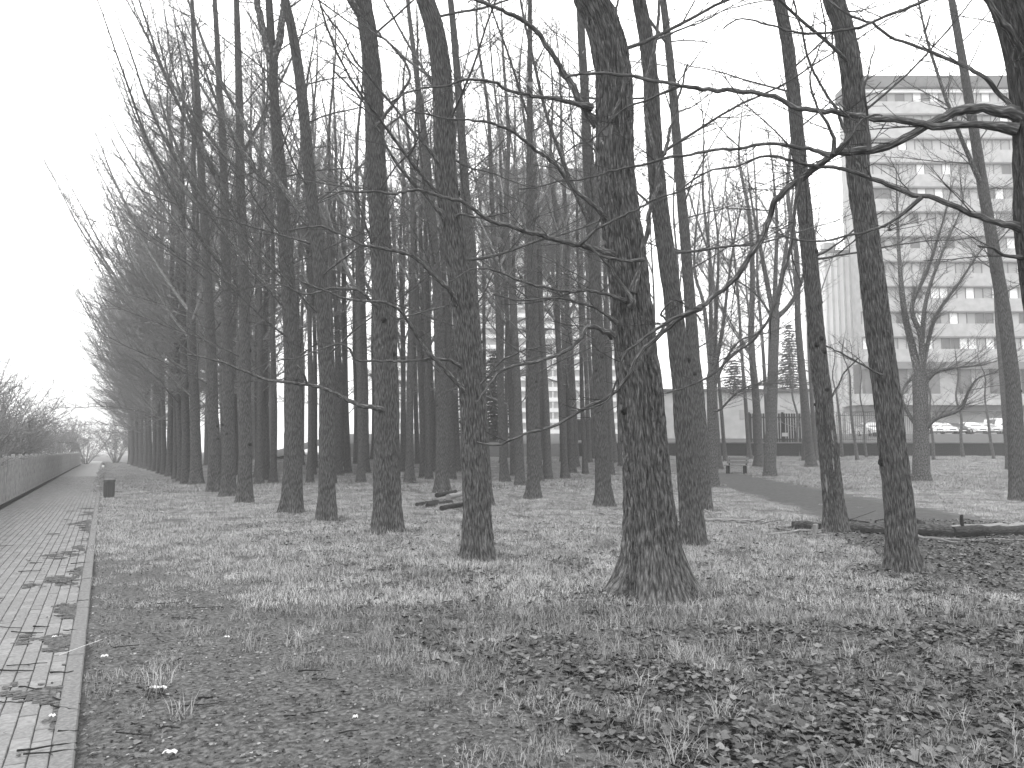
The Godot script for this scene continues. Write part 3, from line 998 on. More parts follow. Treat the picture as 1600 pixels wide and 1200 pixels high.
	own_tree("tall_tree", "leaning bare tree with stripped, rotten lower bark among fallen logs", g, [[1306, 826], [1294, 700], [1279, 560], [1254, 300], [1217, 0]], 15.1, 29, {"sides": 56, "rows": 220, "amp": 0.032, "flare": 0.35, "count": 23, "from": 5.0, "knots": 9, "stripped": [[0.5, 2.1, 4.6, 0.75, "bark_dark"], [1.15, 1.55, 4.65, 0.3, "bare_wood"], [1.5, 1.95, 4.9, 0.28, "bare_wood"], [0.25, 0.75, 4.9, 0.16, "bare_wood"], [0.7, 1.1, 3.7, 0.2, "bare_wood"], [1.7, 2.6, 4.2, 0.3, "bark_dark"]],
		"limbs": [[[[1290, 640], [1310, 600], [1320, 580], [1340, 560]], 3.5, 2.0, 15.0, 14.6], [[[1275, 400], [1310, 380], [1345, 350], [1380, 330]], 4.0, 2.0, 15.0, 14.5]]})
	own_tree("tall_tree", "smooth pale bare tree leaning left beside the right edge of the frame", g, [[1592, 780], [1578, 560], [1537, 300], [1487, 0]], 24.6, 25, {"sides": 40, "rows": 140, "amp": 0.008, "flare": 0.25, "count": 25, "from": 6.0, "leaders": 1})
	own_tree("tall_tree", "bare tree left of the thick foreground trunk, with a flared dark foot", g, [[943, 789], [938, 650], [935, 560], [921, 300], [905, 0]], 22.2, 24, {"sides": 40, "rows": 140, "amp": 0.019, "flare": 0.4, "count": 29, "from": 3.8, "leaders": 1})
	own_tree("tall_tree", "bare tree between the second trunk and the flared one, foot in open grass", g, [[834, 776], [833, 650], [832, 560], [828, 300], [828, 0]], 25.8, 18, {"sides": 36, "rows": 120, "amp": 0.017, "flare": 0.45, "count": 29, "from": 3.6, "leaders": 2})
	own_tree("tall_tree", "bare tree behind the small log heap", g, [[690, 763], [690, 650], [687, 560], [672, 300], [637, 0]], 29.0, 20, {"sides": 36, "rows": 120, "amp": 0.017, "flare": 0.4, "count": 29, "from": 3.6, "leaders": 2})
	own_tree("tall_tree", "bare tree hidden below by the fungus tree, seen above its right side", g, [[758, 790], [752, 650], [745, 560], [727, 300], [704, 0]], 22.0, 21, {"sides": 36, "rows": 120, "amp": 0.017, "flare": 0.3, "count": 28, "from": 3.6, "leaders": 1})

	vase_tree("low forking tree with a short dark trunk, behind the thick foreground trunk", 1114, 760, 16, [[1112, 590], [[[1120, 470], [1122, 380], [1112, 300], [1105, 240]], 0.0], [[[1135, 560], [1160, 530], [1200, 520], [1230, 510]], -0.5, 0.85, 0.35], [[[1100, 480], [1085, 420], [1090, 330], [1100, 250]], 0.6], [[[1128, 520], [1138, 440], [1150, 360], [1165, 300]], -0.4], [[[1125, 640], [1150, 615], [1180, 600], [1220, 600]], -0.6, 0.7, 0.3]], 10.0)
	vase_tree("low forking tree with five rising limbs, beside the bench", 1203, 745, 17, [[1210, 490], [[[1198, 440], [1185, 370], [1172, 300], [1165, 230]], 0.2], [[[1212, 420], [1214, 350], [1208, 270], [1200, 200]], -0.3], [[[1222, 430], [1232, 360], [1240, 290], [1246, 220]], 0.3], [[[1235, 475], [1250, 445], [1265, 400], [1280, 340]], -0.4], [[[1190, 470], [1170, 450], [1140, 430], [1120, 400]], 0.3, 0.95, 0.3]], 10.0)
	vase_tree("low forking tree with a bent limb to the right, before the parked cars", 1440, 753, 23, [[1438, 590], [[[1425, 540], [1412, 480], [1405, 400], [1402, 330], [1400, 250]], 0.2, 0.98, 0.6], [[[1440, 530], [1425, 480], [1450, 420], [1475, 340], [1490, 280]], -0.2, 0.98, 0.5], [[[1455, 588], [1470, 578], [1510, 573], [1542, 570]], -0.3, 0.9, 0.4], [[[1460, 655], [1500, 640], [1514, 610], [1530, 590], [1560, 582]], -0.4, 0.42, 0.4], [[[1425, 655], [1410, 625], [1415, 600], [1440, 590]], 0.3, 0.5, 0.35], [[[1460, 500], [1500, 440], [1530, 395], [1560, 360]], -0.3, 0.99, 0.4], [[[1445, 480], [1470, 400], [1500, 330], [1510, 270]], 0.3, 0.99, 0.4]], 11.0)


func build_wood() -> void:
	# trunks one can tell apart, foot point and width in the photograph, from left to right
	var ords := ["first", "second", "third", "fourth", "fifth", "sixth", "seventh", "eighth", "ninth", "tenth", "eleventh", "twelfth", "thirteenth", "fourteenth", "fifteenth", "sixteenth", "seventeenth", "eighteenth", "nineteenth", "twentieth", "twenty-first", "twenty-second", "twenty-third", "twenty-fourth", "twenty-fifth", "twenty-sixth", "twenty-seventh", "twenty-eighth", "twenty-ninth", "thirtieth", "thirty-first", "thirty-second", "thirty-third", "thirty-fourth", "thirty-fifth", "thirty-sixth"]
	# the front row running on along the path
	var row := [[307, 758, 19], [292, 756, 13], [284, 753, 11], [275, 750, 9], [265, 746, 10], [257, 743, 8], [249, 741, 8], [242, 738, 8], [235, 736, 7], [228, 734, 7], [221, 732, 6], [214, 730, 6], [208, 728, 6], [203, 726, 5]]
	for k in row.size():
		var b := ground_px(row[k][0], row[k][1])
		var w := clampf(row[k][2] / F * -b.z, 0.3, 0.5)
		wood_tree("tall_tree", "bare tree of the front row, %s beyond the three close trunks" % ords[k], "tall bare trees running on along the path", b, w, Vector2(-0.045 + rnd(-0.015, 0.015), rnd(-0.02, 0.02)), k % 6, rnd(1.06, 1.12))
	for k in 12:
		var p := at_st(86.0 + k * 4.6, 3.4 + rnd(-0.5, 0.5))
		wood_tree("tall_tree", "hazy bare tree at the far end of the front row, %s onwards" % ords[k], "farthest trees of the front row", Vector3(p.x, terrain(p.x, p.y), p.y), 0.42, Vector2(rnd(-0.05, 0.0), rnd(-0.02, 0.02)), k % 6, rnd(1.06, 1.12))
	# trunks inside the wood
	var inner := [[405, 753, 10], [415, 738, 7], [427, 755, 10], [485, 734, 8], [536, 722, 6], [544, 739, 8], [556, 725, 6], [570, 740, 12], [632, 725, 6], [643, 721, 6], [653, 726, 6], [662, 748, 10], [677, 738, 8], [706, 750, 11], [716, 739, 9], [786, 724, 9], [803, 744, 8], [813, 758, 14], [857, 749, 11], [880, 722, 9], [893, 739, 11], [920, 723, 8], [960, 723, 11], [1124, 734, 6], [1187, 730, 14], [1267, 730, 15], [1578, 735, 10]]
	for k in inner.size():
		var b := ground_px(inner[k][0], inner[k][1])
		var w := clampf(inner[k][2] / F * -b.z, 0.3, 0.5)
		wood_tree("tall_tree", "slender bare tree inside the wood, %s background trunk from the left" % ords[k], "slender trunks inside the wood", b, w, Vector2(-0.03 + rnd(-0.02, 0.015), rnd(-0.02, 0.02)), 7 + k % 2 if k % 4 else (k * 5 + 2) % 6)
	# ranks behind the front row, of which only crowns and slivers of trunk show
	for r in 3:
		for k in 9:
			var p := at_st(44.0 + k * 5.6 + rnd(-1, 1) + r * 2.0, 7.6 + r * 3.6 + rnd(-0.6, 0.6))
			wood_tree("tall_tree", "hazy bare tree, %s in the %s rank behind the front row" % [ords[k], ["first", "second", "third"][r]], "ranks of trees behind the front row, rank %s" % ["one", "two", "three"][r], Vector3(p.x, terrain(p.x, p.y), p.y), rnd(0.36, 0.46), Vector2(-0.03 + rnd(-0.02, 0.02), rnd(-0.02, 0.02)), 7 + (k + r) % 2 if r > 0 else k % 6)
	# thin trunks deep in the wood that close off the view, by rank from the front and from the left
	for r in 5:
		var d := 36.0 + r * 4.6
		var n := 11
		for k in n:
			var u := lerpf(415.0, 985.0, (k + 0.5 + rnd(-0.32, 0.32)) / n) + 12.0 * r - 20.0
			var dd := d + rnd(-1.6, 1.6)
			var x := (u - 800.0) / F * dd
			wood_tree("tall_tree", "thin bare tree deep in the wood, %s from the left in rank %s" % [ords[k], ["one", "two", "three", "four", "five"][r]], "thin trunks deep in the wood", Vector3(x, terrain(x, -dd), -dd), rnd(0.24, 0.36), Vector2(-0.03 + rnd(-0.02, 0.02), rnd(-0.02, 0.02)), 7 + (k + r) % 2)
	for k in 8:
		var dd := 50.0 + rnd(-3, 5)
		var x := (lerpf(1000.0, 1300.0, (k + 0.5 + rnd(-0.3, 0.3)) / 8.0) - 800.0) / F * dd
		wood_tree("tall_tree", "thin bare tree before the pale low building, %s from the left" % ords[k], "thin trunks before the low building", Vector3(x, terrain(x, -dd), -dd), rnd(0.2, 0.32), Vector2(-0.03 + rnd(-0.02, 0.02), rnd(-0.02, 0.02)), 7 + k % 2)
	# young trees in front of the wall
	var young := [[1237, 709, 4], [1249, 713, 5], [1316, 715, 5], [1340, 719, 6], [1354, 715, 4], [1459, 719, 5], [1469, 710, 4], [1505, 715, 6], [1553, 718, 5]]
	for k in young.size():
		var b := ground_px(young[k][0], young[k][1])
		wood_tree("young_tree", "thin young tree before the dark wall, %s from the left" % ords[k], "young trees along the wall", b, young[k][2] / F * -b.z * 0.9, Vector2(-0.06 + rnd(-0.03, 0.03), rnd(-0.03, 0.03)), 6)


# ------------------------------------------------------------------ fence and scrub left of the path
func build_fence_side() -> void:
	var turn := atan2(PATH_RIGHT.x, PATH_RIGHT.y) - PI / 2.0
	var basis := Basis(Vector3(PATH_DIR.x, 0, PATH_DIR.y), Vector3.UP, Vector3(PATH_RIGHT.x, 0, PATH_RIGHT.y))
	var p0 := at_st(8, FENCE_T)
	var o := thing("board_fence", "weathered close-boarded fence along the left side of the brick path", "fence", Vector3(p0.x, -0.05, p0.y))
	o.basis = basis
	var post := MB.new()
	post.box(Vector3(0, 0.75, 0), Vector3(0.1, 1.55, 0.1), Basis.IDENTITY, 0.01)
	var pm := post.mesh()
	var variants := []
	for v in 3:
		var b := MB.new()
		b.box(Vector3(0, 0.74, 0), Vector3(0.13, 1.38 + 0.03 * v, 0.02), Basis.from_euler(Vector3(0, 0.0, 0.006 * (v - 1))), 0.004)
		variants.append(b.mesh())
	var board := 0
	var rest := MB.new()
	for k in 42:
		var px0 := obj("post", pm, M.fence_wood, o)
		px0.position = Vector3(k * 2.4, 0, -0.07)
		for j in 16:
			var x := k * 2.4 + 0.075 + j * 0.15
			if k >= 4 and k < 22:
				var bo := obj("board", variants[rng.randi() % 3], M.fence_wood, o)
				bo.position = Vector3(x, rnd(-0.03, 0.03), 0.025 * (j % 2) + rnd(-0.006, 0.006))
				board += 1
			else:
				rest.box(Vector3(x, 0.74 + rnd(-0.02, 0.02), rnd(-0.006, 0.006)), Vector3(0.142, 1.4, 0.02))
		var rail := MB.new()
		for h in [0.35, 1.2]:
			rail.box(Vector3(k * 2.4 + 1.2, h, -0.045), Vector3(2.38, 0.08, 0.04))
		obj("rail", rail, M.fence_wood, o)
	obj("boards", rest, M.fence_wood, o).set_meta("kind", "stuff")
	var gb := MB.new()
	gb.box(Vector3(50, 0.06, 0.06), Vector3(100, 0.16, 0.05), Basis.IDENTITY, 0.01)
	obj("gravel_board", gb, M.gate_dark, o)
	# bare scrub behind the fence
	var shrub_meshes := []
	dense = 1.1
	stout = 1.8
	for v in 3:
		var mb := MB.new()
		for k in 15:
			var az := TAU * k / 15.0 + rnd(-0.3, 0.3)
			var el := rnd(0.75, 1.35)
			leader(mb, Vector3(cos(az), 0, sin(az)) * 0.15, Vector3(cos(az) * cos(el), sin(el), sin(az) * cos(el)), rnd(2.6, 4.4), rnd(0.02, 0.04))
		shrub_meshes.append(mb.mesh())
	var stem := MB.new()
	for k in 5:
		var az := TAU * k / 5.0
		stem.tube(PackedVector3Array([Vector3(cos(az) * 0.1, -0.2, sin(az) * 0.1), Vector3(cos(az) * 0.13, 0.15, sin(az) * 0.13), Vector3(cos(az) * 0.2, 0.5, sin(az) * 0.2)]), PackedFloat32Array([0.07, 0.05, 0.035]), 6)
	var sm := stem.mesh()
	var spots := [[25, -4.1, 1.1], [29, -4.8, 1.2], [34, -4.1, 1.15], [39, -5.0, 1.4], [44, -4.5, 1.2], [50, -5.0, 1.25], [56, -4.6, 1.1], [63, -5.2, 1.1], [33, -8.0, 1.4], [42, -9.0, 1.6], [54, -9.0, 1.8], [21, -5.4, 1.05]]
	for k in spots.size():
		var q := at_st(spots[k][0], spots[k][1])
		var s := thing("bare_shrub", "bare twiggy shrub behind the board fence, %s of the thicket" % ["second nearest", "third nearest", "fourth nearest", "sixth nearest", "seventh nearest", "eighth nearest", "ninth nearest", "farthest", "front tall one", "middle tall one", "rear tall one", "nearest"][k], "shrub", Vector3(q.x, -0.08, q.y), rnd(0, TAU), "scrub behind the board fence")
		s.scale = Vector3.ONE * float(spots[k][2])
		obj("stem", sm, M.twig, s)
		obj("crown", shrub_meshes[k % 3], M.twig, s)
	# scrub that closes the view at the end of the path
	var ends := [[95, -4.5, 1.3], [112, -2.0, 1.5], [118, 1.5, 1.6], [124, -5.0, 1.7], [122, 5.0, 1.7], [108, -7.5, 1.5]]
	for k in ends.size():
		var q := at_st(ends[k][0], ends[k][1])
		var s := thing("bare_shrub", "hazy bare shrub closing the end of the path, %s" % ["nearest of all", "left of centre", "right of centre", "farthest left", "rightmost under the trees", "leftmost behind the fence"][k], "shrub", Vector3(q.x, -0.02, q.y), rnd(0, TAU), "scrub at the end of the path")
		s.scale = Vector3.ONE * float(ends[k][2])
		obj("stem", sm, M.twig, s)
		obj("crown", shrub_meshes[k % 3], M.twig, s)


# ------------------------------------------------------------------ buildings, wall, cars
func build_background() -> void:
	# raised car park behind the wall
	var mb := MB.new()
	var xs := [-14.0, 140.0]
	mb.quad(Vector3(xs[0], 2.16, -58.5), Vector3(xs[0] - 6.0, 3.62, -90), Vector3(xs[1], 3.62, -90), Vector3(xs[1], 2.16, -58.5))
	mb.quad(Vector3(xs[0] - 6.0, 3.62, -90), Vector3(-50, 3.7, -330), Vector3(xs[1], 3.7, -330), Vector3(xs[1], 3.62, -90))
	mb.quad(Vector3(xs[0] - 16.0, 0.9, -88), Vector3(xs[0] - 6.0, 3.62, -90), Vector3(xs[0], 2.16, -58.5), Vector3(xs[0] - 4.0, 0.9, -56))
	mb.quad(Vector3(4.3, 0.9, -58.5), Vector3(4.3, 2.16, -58.5), Vector3(xs[1], 2.16, -58.5), Vector3(xs[1], 0.9, -58.5))
	mb.quad(Vector3(xs[0], 1.0, -56.0), Vector3(xs[0], 2.16, -58.5), Vector3(4.3, 2.16, -58.5), Vector3(4.3, 1.0, -56.0))
	struct("car_park", mb, M.asphalt)
	# the long dark wall
	var o := thing("stone_wall", "long low dark wall behind the trees, below the parked cars", "wall", Vector3(4.2, 0.7, -58.0))
	var w := MB.new()
	w.box(Vector3(24, 0.72, 0), Vector3(48, 1.5, 0.35))
	obj("wall_face", w, M.stone_wall, o)
	for k in 24:
		var c := MB.new()
		c.box(Vector3(1.0 + k * 2.0, 1.52, 0), Vector3(1.985, 0.1, 0.5), Basis.IDENTITY, 0.02)
		obj("coping_stone", c, M.concrete_dark, o)
	build_tower()
	build_far_block()
	# dark slatted gate with a small sign
	var gx0 := px(1172, 700, 60.0).x
	var gx1 := px(1277, 700, 60.0).x
	var gt := thing("slatted_gate", "tall dark slatted gate with a small pale sign, behind the wall", "gate", Vector3(gx0, 2.2, -60.0))
	var gw := gx1 - gx0
	var gh := hgt(646, 60.0) - 2.2
	var sl := MB.new()
	sl.box(Vector3(0, gh * 0.5, 0), Vector3(0.15, gh, 0.03))
	var slm := sl.mesh()
	for k in int(gw / 0.2):
		var s := obj("slat", slm, M.gate_dark, gt)
		s.position = Vector3(0.1 + k * 0.2, 0, rnd(-0.01, 0.01))
	for x in [0.0, gw * 0.5, gw]:
		var pp := MB.new()
		pp.box(Vector3(x, gh * 0.5 + 0.05, -0.09), Vector3(0.16, gh + 0.1, 0.12))
		obj("post", pp, M.gate_dark, gt)
	for h in [0.3, gh - 0.3]:
		var rr := MB.new()
		rr.box(Vector3(gw * 0.5, h, -0.06), Vector3(gw, 0.1, 0.05))
		obj("rail", rr, M.gate_dark, gt)
	var sg := MB.new()
	sg.box(Vector3(px(1226, 678, 60.0).x - gx0, hgt(679, 60.0) - 2.2, 0.04), Vector3(0.45, 0.28, 0.02))
	obj("sign_plate", sg, M.concrete, gt)
	# railing in front of the pale stair tower
	var rx0 := px(1296, 690, 61.0).x
	var rx1 := px(1420, 690, 61.0).x
	var rl := thing("iron_railing", "upright bar railing on the wall in front of the pale stair shaft", "railing", Vector3(rx0, 2.25, -59.5))
	var bar := MB.new()
	bar.box(Vector3(0, 1.15, 0), Vector3(0.03, 2.3, 0.03))
	var barm := bar.mesh()
	for k in int((rx1 - rx0) / 0.16):
		var b := obj("bar", barm, M.rail_grey, rl)
		b.position.x = k * 0.16
	for h in [0.25, 2.1]:
		var rr := MB.new()
		rr.box(Vector3((rx1 - rx0) * 0.5, h, 0), Vector3(rx1 - rx0, 0.05, 0.045))
		obj("rail", rr, M.rail_grey, rl)
	# low pale building behind the gate
	var lx0 := px(1036, 650, 72.0).x
	var lx1 := px(1292, 650, 72.0).x
	var ly1 := hgt(612, 72.0)
	var lb := thing("low_building", "low pale flat-roofed building behind the slatted gate", "building", Vector3(lx0, 2.6, -72.0))
	var lw := MB.new()
	lw.box(Vector3((lx1 - lx0) * 0.5, (ly1 - 2.6) * 0.5, -4.0), Vector3(lx1 - lx0, ly1 - 2.6, 8.0))
	obj("wall", lw, M.concrete, lb)
	var lr := MB.new()
	lr.box(Vector3((lx1 - lx0) * 0.5, ly1 - 2.6 + 0.12, -4.0), Vector3(lx1 - lx0 + 0.5, 0.24, 8.5))
	obj("roof", lr, M.concrete_dark, lb)
	for k in 5:
		var wd := MB.new()
		wd.box(Vector3(2.0 + k * 2.9, 2.4, 0.03), Vector3(1.3, 0.9, 0.06))
		obj("window", wd, M.glass_mid, lb)
	# dark shed left of the foreground trunk
	var sx := px(913, 670, 66.0)
	var sh := thing("garden_shed", "small dark shed with a pale base line, left of the foreground trunk", "shed", Vector3(sx.x, 2.4, -66.0))
	var sw := MB.new()
	sw.box(Vector3(0, 0.95, 0), Vector3(1.6, 1.7, 1.6))
	obj("wall", sw, M.gate_dark, sh)
	var sr := MB.new()
	sr.box(Vector3(0, 1.86, 0), Vector3(1.8, 0.1, 1.8))
	obj("roof", sr, M.concrete_dark, sh)
	var sb := MB.new()
	sb.box(Vector3(0.3, 0.04, 0.1), Vector3(2.6, 0.12, 1.9))
	obj("base", sb, M.concrete, sh)
	# pale gabled house far beyond the end of the path
	var hp := px(112, 700, 190.0)
	var hs := thing("far_house", "pale hazy house far beyond the end of the path", "house", Vector3(hp.x, -0.05, -190.0), 0.4)
	var hw := MB.new()
	hw.box(Vector3(0, 2.2, 0), Vector3(7, 4.4, 8))
	obj("wall", hw, M.render_pale, hs)
	var hr := MB.new()
	hr.quad(Vector3(-3.8, 4.3, 4.3), Vector3(0, 6.6, 4.3), Vector3(0, 6.6, -4.3), Vector3(-3.8, 4.3, -4.3))
	hr.quad(Vector3(3.8, 4.3, -4.3), Vector3(0, 6.6, -4.3), Vector3(0, 6.6, 4.3), Vector3(3.8, 4.3, 4.3))
	hr.tri(Vector3(-3.5, 4.4, 4.0), Vector3(0, 6.55, 4.0), Vector3(3.5, 4.4, 4.0))
	hr.tri(Vector3(3.5, 4.4, -4.0), Vector3(0, 6.55, -4.0), Vector3(-3.5, 4.4, -4.0))
	obj("roof", hr, M.concrete, hs)
	for k in 2:
		var hwn := MB.new()
		hwn.box(Vector3(-1.6 + 3.2 * k, 2.6, 4.03), Vector3(1.2, 1.3, 0.08))
		obj("window", hwn, M.glass_mid, hs)
	# dark evergreens
	conifer("dark conical evergreen in the middle distance, right of the fungus tree", px(772, 690, 64.0), hgt(545, 64.0), 2.6)
	conifer("broad dark evergreen left of the leaning stripped tree, above the gate", px(1238, 690, 82.0), hgt(505, 82.0), 3.0)
	conifer("dark evergreen behind the low forking trees, left of the gate", px(1150, 690, 80.0), hgt(560, 80.0), 3.2)
	conifer("low dark evergreen behind the middle trunks, left of the conical one", px(735, 690, 66.0), hgt(590, 66.0), 2.2)
	# parked cars
	car("white parked car at the left end of the row, partly behind the forked tree", 1454, 1.0, "white_paint", 0)
	car("white parked car left of the dark one", 1473, 1.0, "white_paint", 0)
	car("small dark parked car between white ones", 1492, 0.98, "car_dark", 0)
	car("broad white parked car in the middle of the row", 1518, 1.04, "white_paint", 0)
	car("pale grey parked car left of the tall white one", 1540, 1.0, "car_silver", 0)
	car("tall white parked van at the right end of the row", 1566, 1.1, "white_paint", 1)
	car("pale parked car seen through the railing", 1363, 1.0, "car_silver", 0)

func conifer(label: String, at: Vector3, top: float, radius: float) -> void:
	var y0 := 2.2
	var o := thing("evergreen_tree", label, "tree", Vector3(at.x, y0, at.z), 0.0, "dark evergreens in the background")
	var h := top - y0
	var t := MB.new()
	t.tube(PackedVector3Array([Vector3(0, -0.3, 0), Vector3(0, h * 0.4, 0), Vector3(0, h, 0)]), PackedFloat32Array([0.2, 0.14, 0.02]), 8)
	obj("trunk", t, M.bark_dark, o)
	var mb := MB.new()
	var whorls := int(h / 0.28)
	for w in whorls:
		var f := float(w) / whorls
		var y := 0.5 + (h - 0.5) * f
		var rr := radius * sqrt(maxf(0.0, 1.0 - f * f)) * (0.72 + 0.28 * sin(w * 1.7 + at.x)) * rnd(0.7, 1.1) + 0.1
		var nb := int(6 + 7 * (1.0 - f))
		for b in nb:
			var az := TAU * (b + rng.randf()) / nb
			var d := Vector3(cos(az), -0.12, sin(az))
			var sd := Vector3(-sin(az), 0, cos(az))
			var len_b := rr * rnd(0.7, 1.1)
			var steps := int(len_b / 0.14) + 2
			for k in steps:
				var p := Vector3(0, y, 0) + d * (len_b * k / steps) + Vector3(0, rnd(-0.05, 0.05), 0)
				for s in [-1.0, 1.0]:
					var tip: Vector3 = p + (d * 0.6 + sd * s * rnd(0.5, 1.1)) * 0.3 + Vector3(0, rnd(-0.18, 0.1), 0)
					var wv := Vector3(rnd(-0.05, 0.05), 0.05, rnd(-0.05, 0.05))
					mb.tri(p + wv, tip, p - wv)
	obj("crown", mb, M.needle, o)

func build_tower() -> void:
	var depth := 108.0
	var x0 := px(1344, 400, depth).x
	var y_base := 3.66
	var y_arc0 := hgt(619, depth)
	var y_arc1 := hgt(566, depth)
	var y_top := hgt(124, depth)
	var wide := 33.6
	var o := thing("office_tower", "tall pale concrete office block with ribbon windows, at the right", "building", Vector3(x0, y_base, -depth))
	var storeys := 11
	var sh := (y_top - y_arc1 - 1.6) / storeys
	var core := MB.new()
	core.box(Vector3(wide * 0.5, (y_top - y_base) * 0.5 + 2.0, -3.4), Vector3(wide - 0.6, y_top - y_base - 4.2, 4.6))
	obj("core", core, M.concrete, o)
	var panes := ["glass_curtain", "glass_mid", "glass_curtain", "glass_mid", "glass_dark", "blind_white", "glass_curtain", "glass_mid", "glass_curtain", "glass_mid", "glass_curtain"]
	var cols := 27
	var cw := wide / cols
	var pane := MB.new()
	pane.box(Vector3(0, 0, 0), Vector3(cw - 0.1, sh * 0.46, 0.05))
	var pane_m := pane.mesh()
	var mull := MB.new()
	mull.box(Vector3.ZERO, Vector3(0.1, sh * 0.46, 0.16))
	var all_mull := MB.new()
	for s in storeys:
		var yb := y_arc1 - y_base + s * sh
		var sp := MB.new()
		sp.box(Vector3(wide * 0.5, yb + sh * 0.27, -0.2), Vector3(wide, sh * 0.5, 0.5))
		obj("spandrel", sp, M.concrete, o)
		var li := MB.new()
		li.box(Vector3(wide * 0.5, yb + sh * 0.995, -0.3), Vector3(wide - 0.02, sh * 0.07, 0.66))
		obj("lintel_shadow", li, M.frame_and_shade, o)  # dark strip painting the shadow along each window head
		for c in cols:
			var mname: String = panes[rng.randi() % panes.size()]
			if s < 2 and rng.randf() < 0.55:
				mname = ["glass_dark", "glass_mid", "blind_white"][rng.randi() % 3]
			var w := obj("window", pane_m, M[mname], o)
			w.position = Vector3((c + 0.5) * cw, yb + sh * 0.745, -0.42)
			all_mull.box(Vector3(c * cw, yb + sh * 0.745, -0.36), Vector3(0.09, sh * 0.46, 0.14))
	obj("mullions", all_mull, M.frame_and_shade, o)
	# roof storey: a bright slot below a dark eaves band
	var rf := MB.new()
	rf.box(Vector3(wide * 0.5, y_top - y_base - 0.55, -2.5), Vector3(wide + 0.6, 1.7, 6.2))
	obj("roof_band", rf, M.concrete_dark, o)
	var slot := MB.new()
	slot.box(Vector3(wide * 0.5, y_top - y_base - 1.75, -0.1), Vector3(wide, 0.5, 0.3))
	obj("white_trim", slot, M.blind_white, o)
	# dark recessed entrance storeys on columns
	var rec := MB.new()
	rec.box(Vector3(wide * 0.5, (y_arc0 + y_arc1) * 0.5 - y_base, -3.0), Vector3(wide - 0.2, y_arc1 - y_arc0, 2.0))
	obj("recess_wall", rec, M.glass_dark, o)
	var beam := MB.new()
	beam.box(Vector3(wide * 0.5, y_arc1 - y_base - 0.45, -0.6), Vector3(wide, 0.95, 1.6))
	obj("beam", beam, M.frame_and_shade, o)
	for k in 8:
		var cl := MB.new()
		cl.box(Vector3(0.9 + k * 4.5, (y_arc0 + y_arc1) * 0.5 - y_base - 0.4, -0.8), Vector3(1.5, y_arc1 - y_arc0 - 1.0, 1.0))
		obj("column", cl, M.concrete_dark, o)
	for k in 7:
		var pw := MB.new()
		pw.box(Vector3(3.6 + k * 4.5, (y_arc0 + y_arc1) * 0.5 - y_base - 0.3, -1.94), Vector3(1.1, 2.8, 0.1))
		obj("entrance_pane", pw, M[["glass_curtain", "glass_mid", "blind_white"][k % 3]], o)
	# parapet of the podium, its shadow built as a dark band, and the ground storey wall
	var pod := MB.new()
	pod.box(Vector3(wide * 0.5 - 1.0, hgt(627, depth) - y_base, 1.5), Vector3(wide + 4.0, y_arc0 - hgt(636, depth), 5.0))
	obj("podium_parapet", pod, M.concrete, o)
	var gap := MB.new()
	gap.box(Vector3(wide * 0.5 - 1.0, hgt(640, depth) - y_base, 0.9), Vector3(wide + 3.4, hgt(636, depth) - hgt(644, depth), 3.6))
	obj("podium_shadow_band", gap, M.frame_and_shade, o)
	var gnd := MB.new()
	gnd.box(Vector3(wide * 0.5 - 1.0, (hgt(644, depth) - y_base) * 0.5, 0.0), Vector3(wide + 3.0, hgt(644, depth) - y_base, 2.0))
	obj("ground_wall", gnd, M.concrete, o)
	# the pale stair shaft at its side
	var sx0 := px(1286, 400, 112.0).x
	var sx1 := px(1345, 400, 112.0).x
	var st := thing("stair_shaft", "pale ribbed stair shaft joined to the left side of the office block", "building", Vector3(sx0, 3.6, -112.0))
	var sy := hgt(395, 112.0) - 3.6
	var body := MB.new()
	body.box(Vector3((sx1 - sx0) * 0.5, sy * 0.5, -4.0), Vector3(sx1 - sx0 - 0.1, sy, 8.0))
	obj("wall", body, M.render_pale, st)
	for k in 6:
		var rb := MB.new()
		rb.box(Vector3(0.4 + k * 0.86, sy * 0.5, 0.1), Vector3(0.22, sy - 0.4, 0.2))
		obj("rib", rb, M.concrete, st)
	var cap := MB.new()
	cap.box(Vector3((sx1 - sx0) * 0.5, sy + 0.2, -4.0), Vector3(sx1 - sx0 + 0.3, 0.4, 8.4))
	obj("coping", cap, M.concrete_dark, st)
	var vent := MB.new()
	vent.box(Vector3((sx1 - sx0) * 0.35, sy + 1.3, -3.0), Vector3(1.6, 1.8, 1.6))
	obj("roof_vent", vent, M.concrete, st)

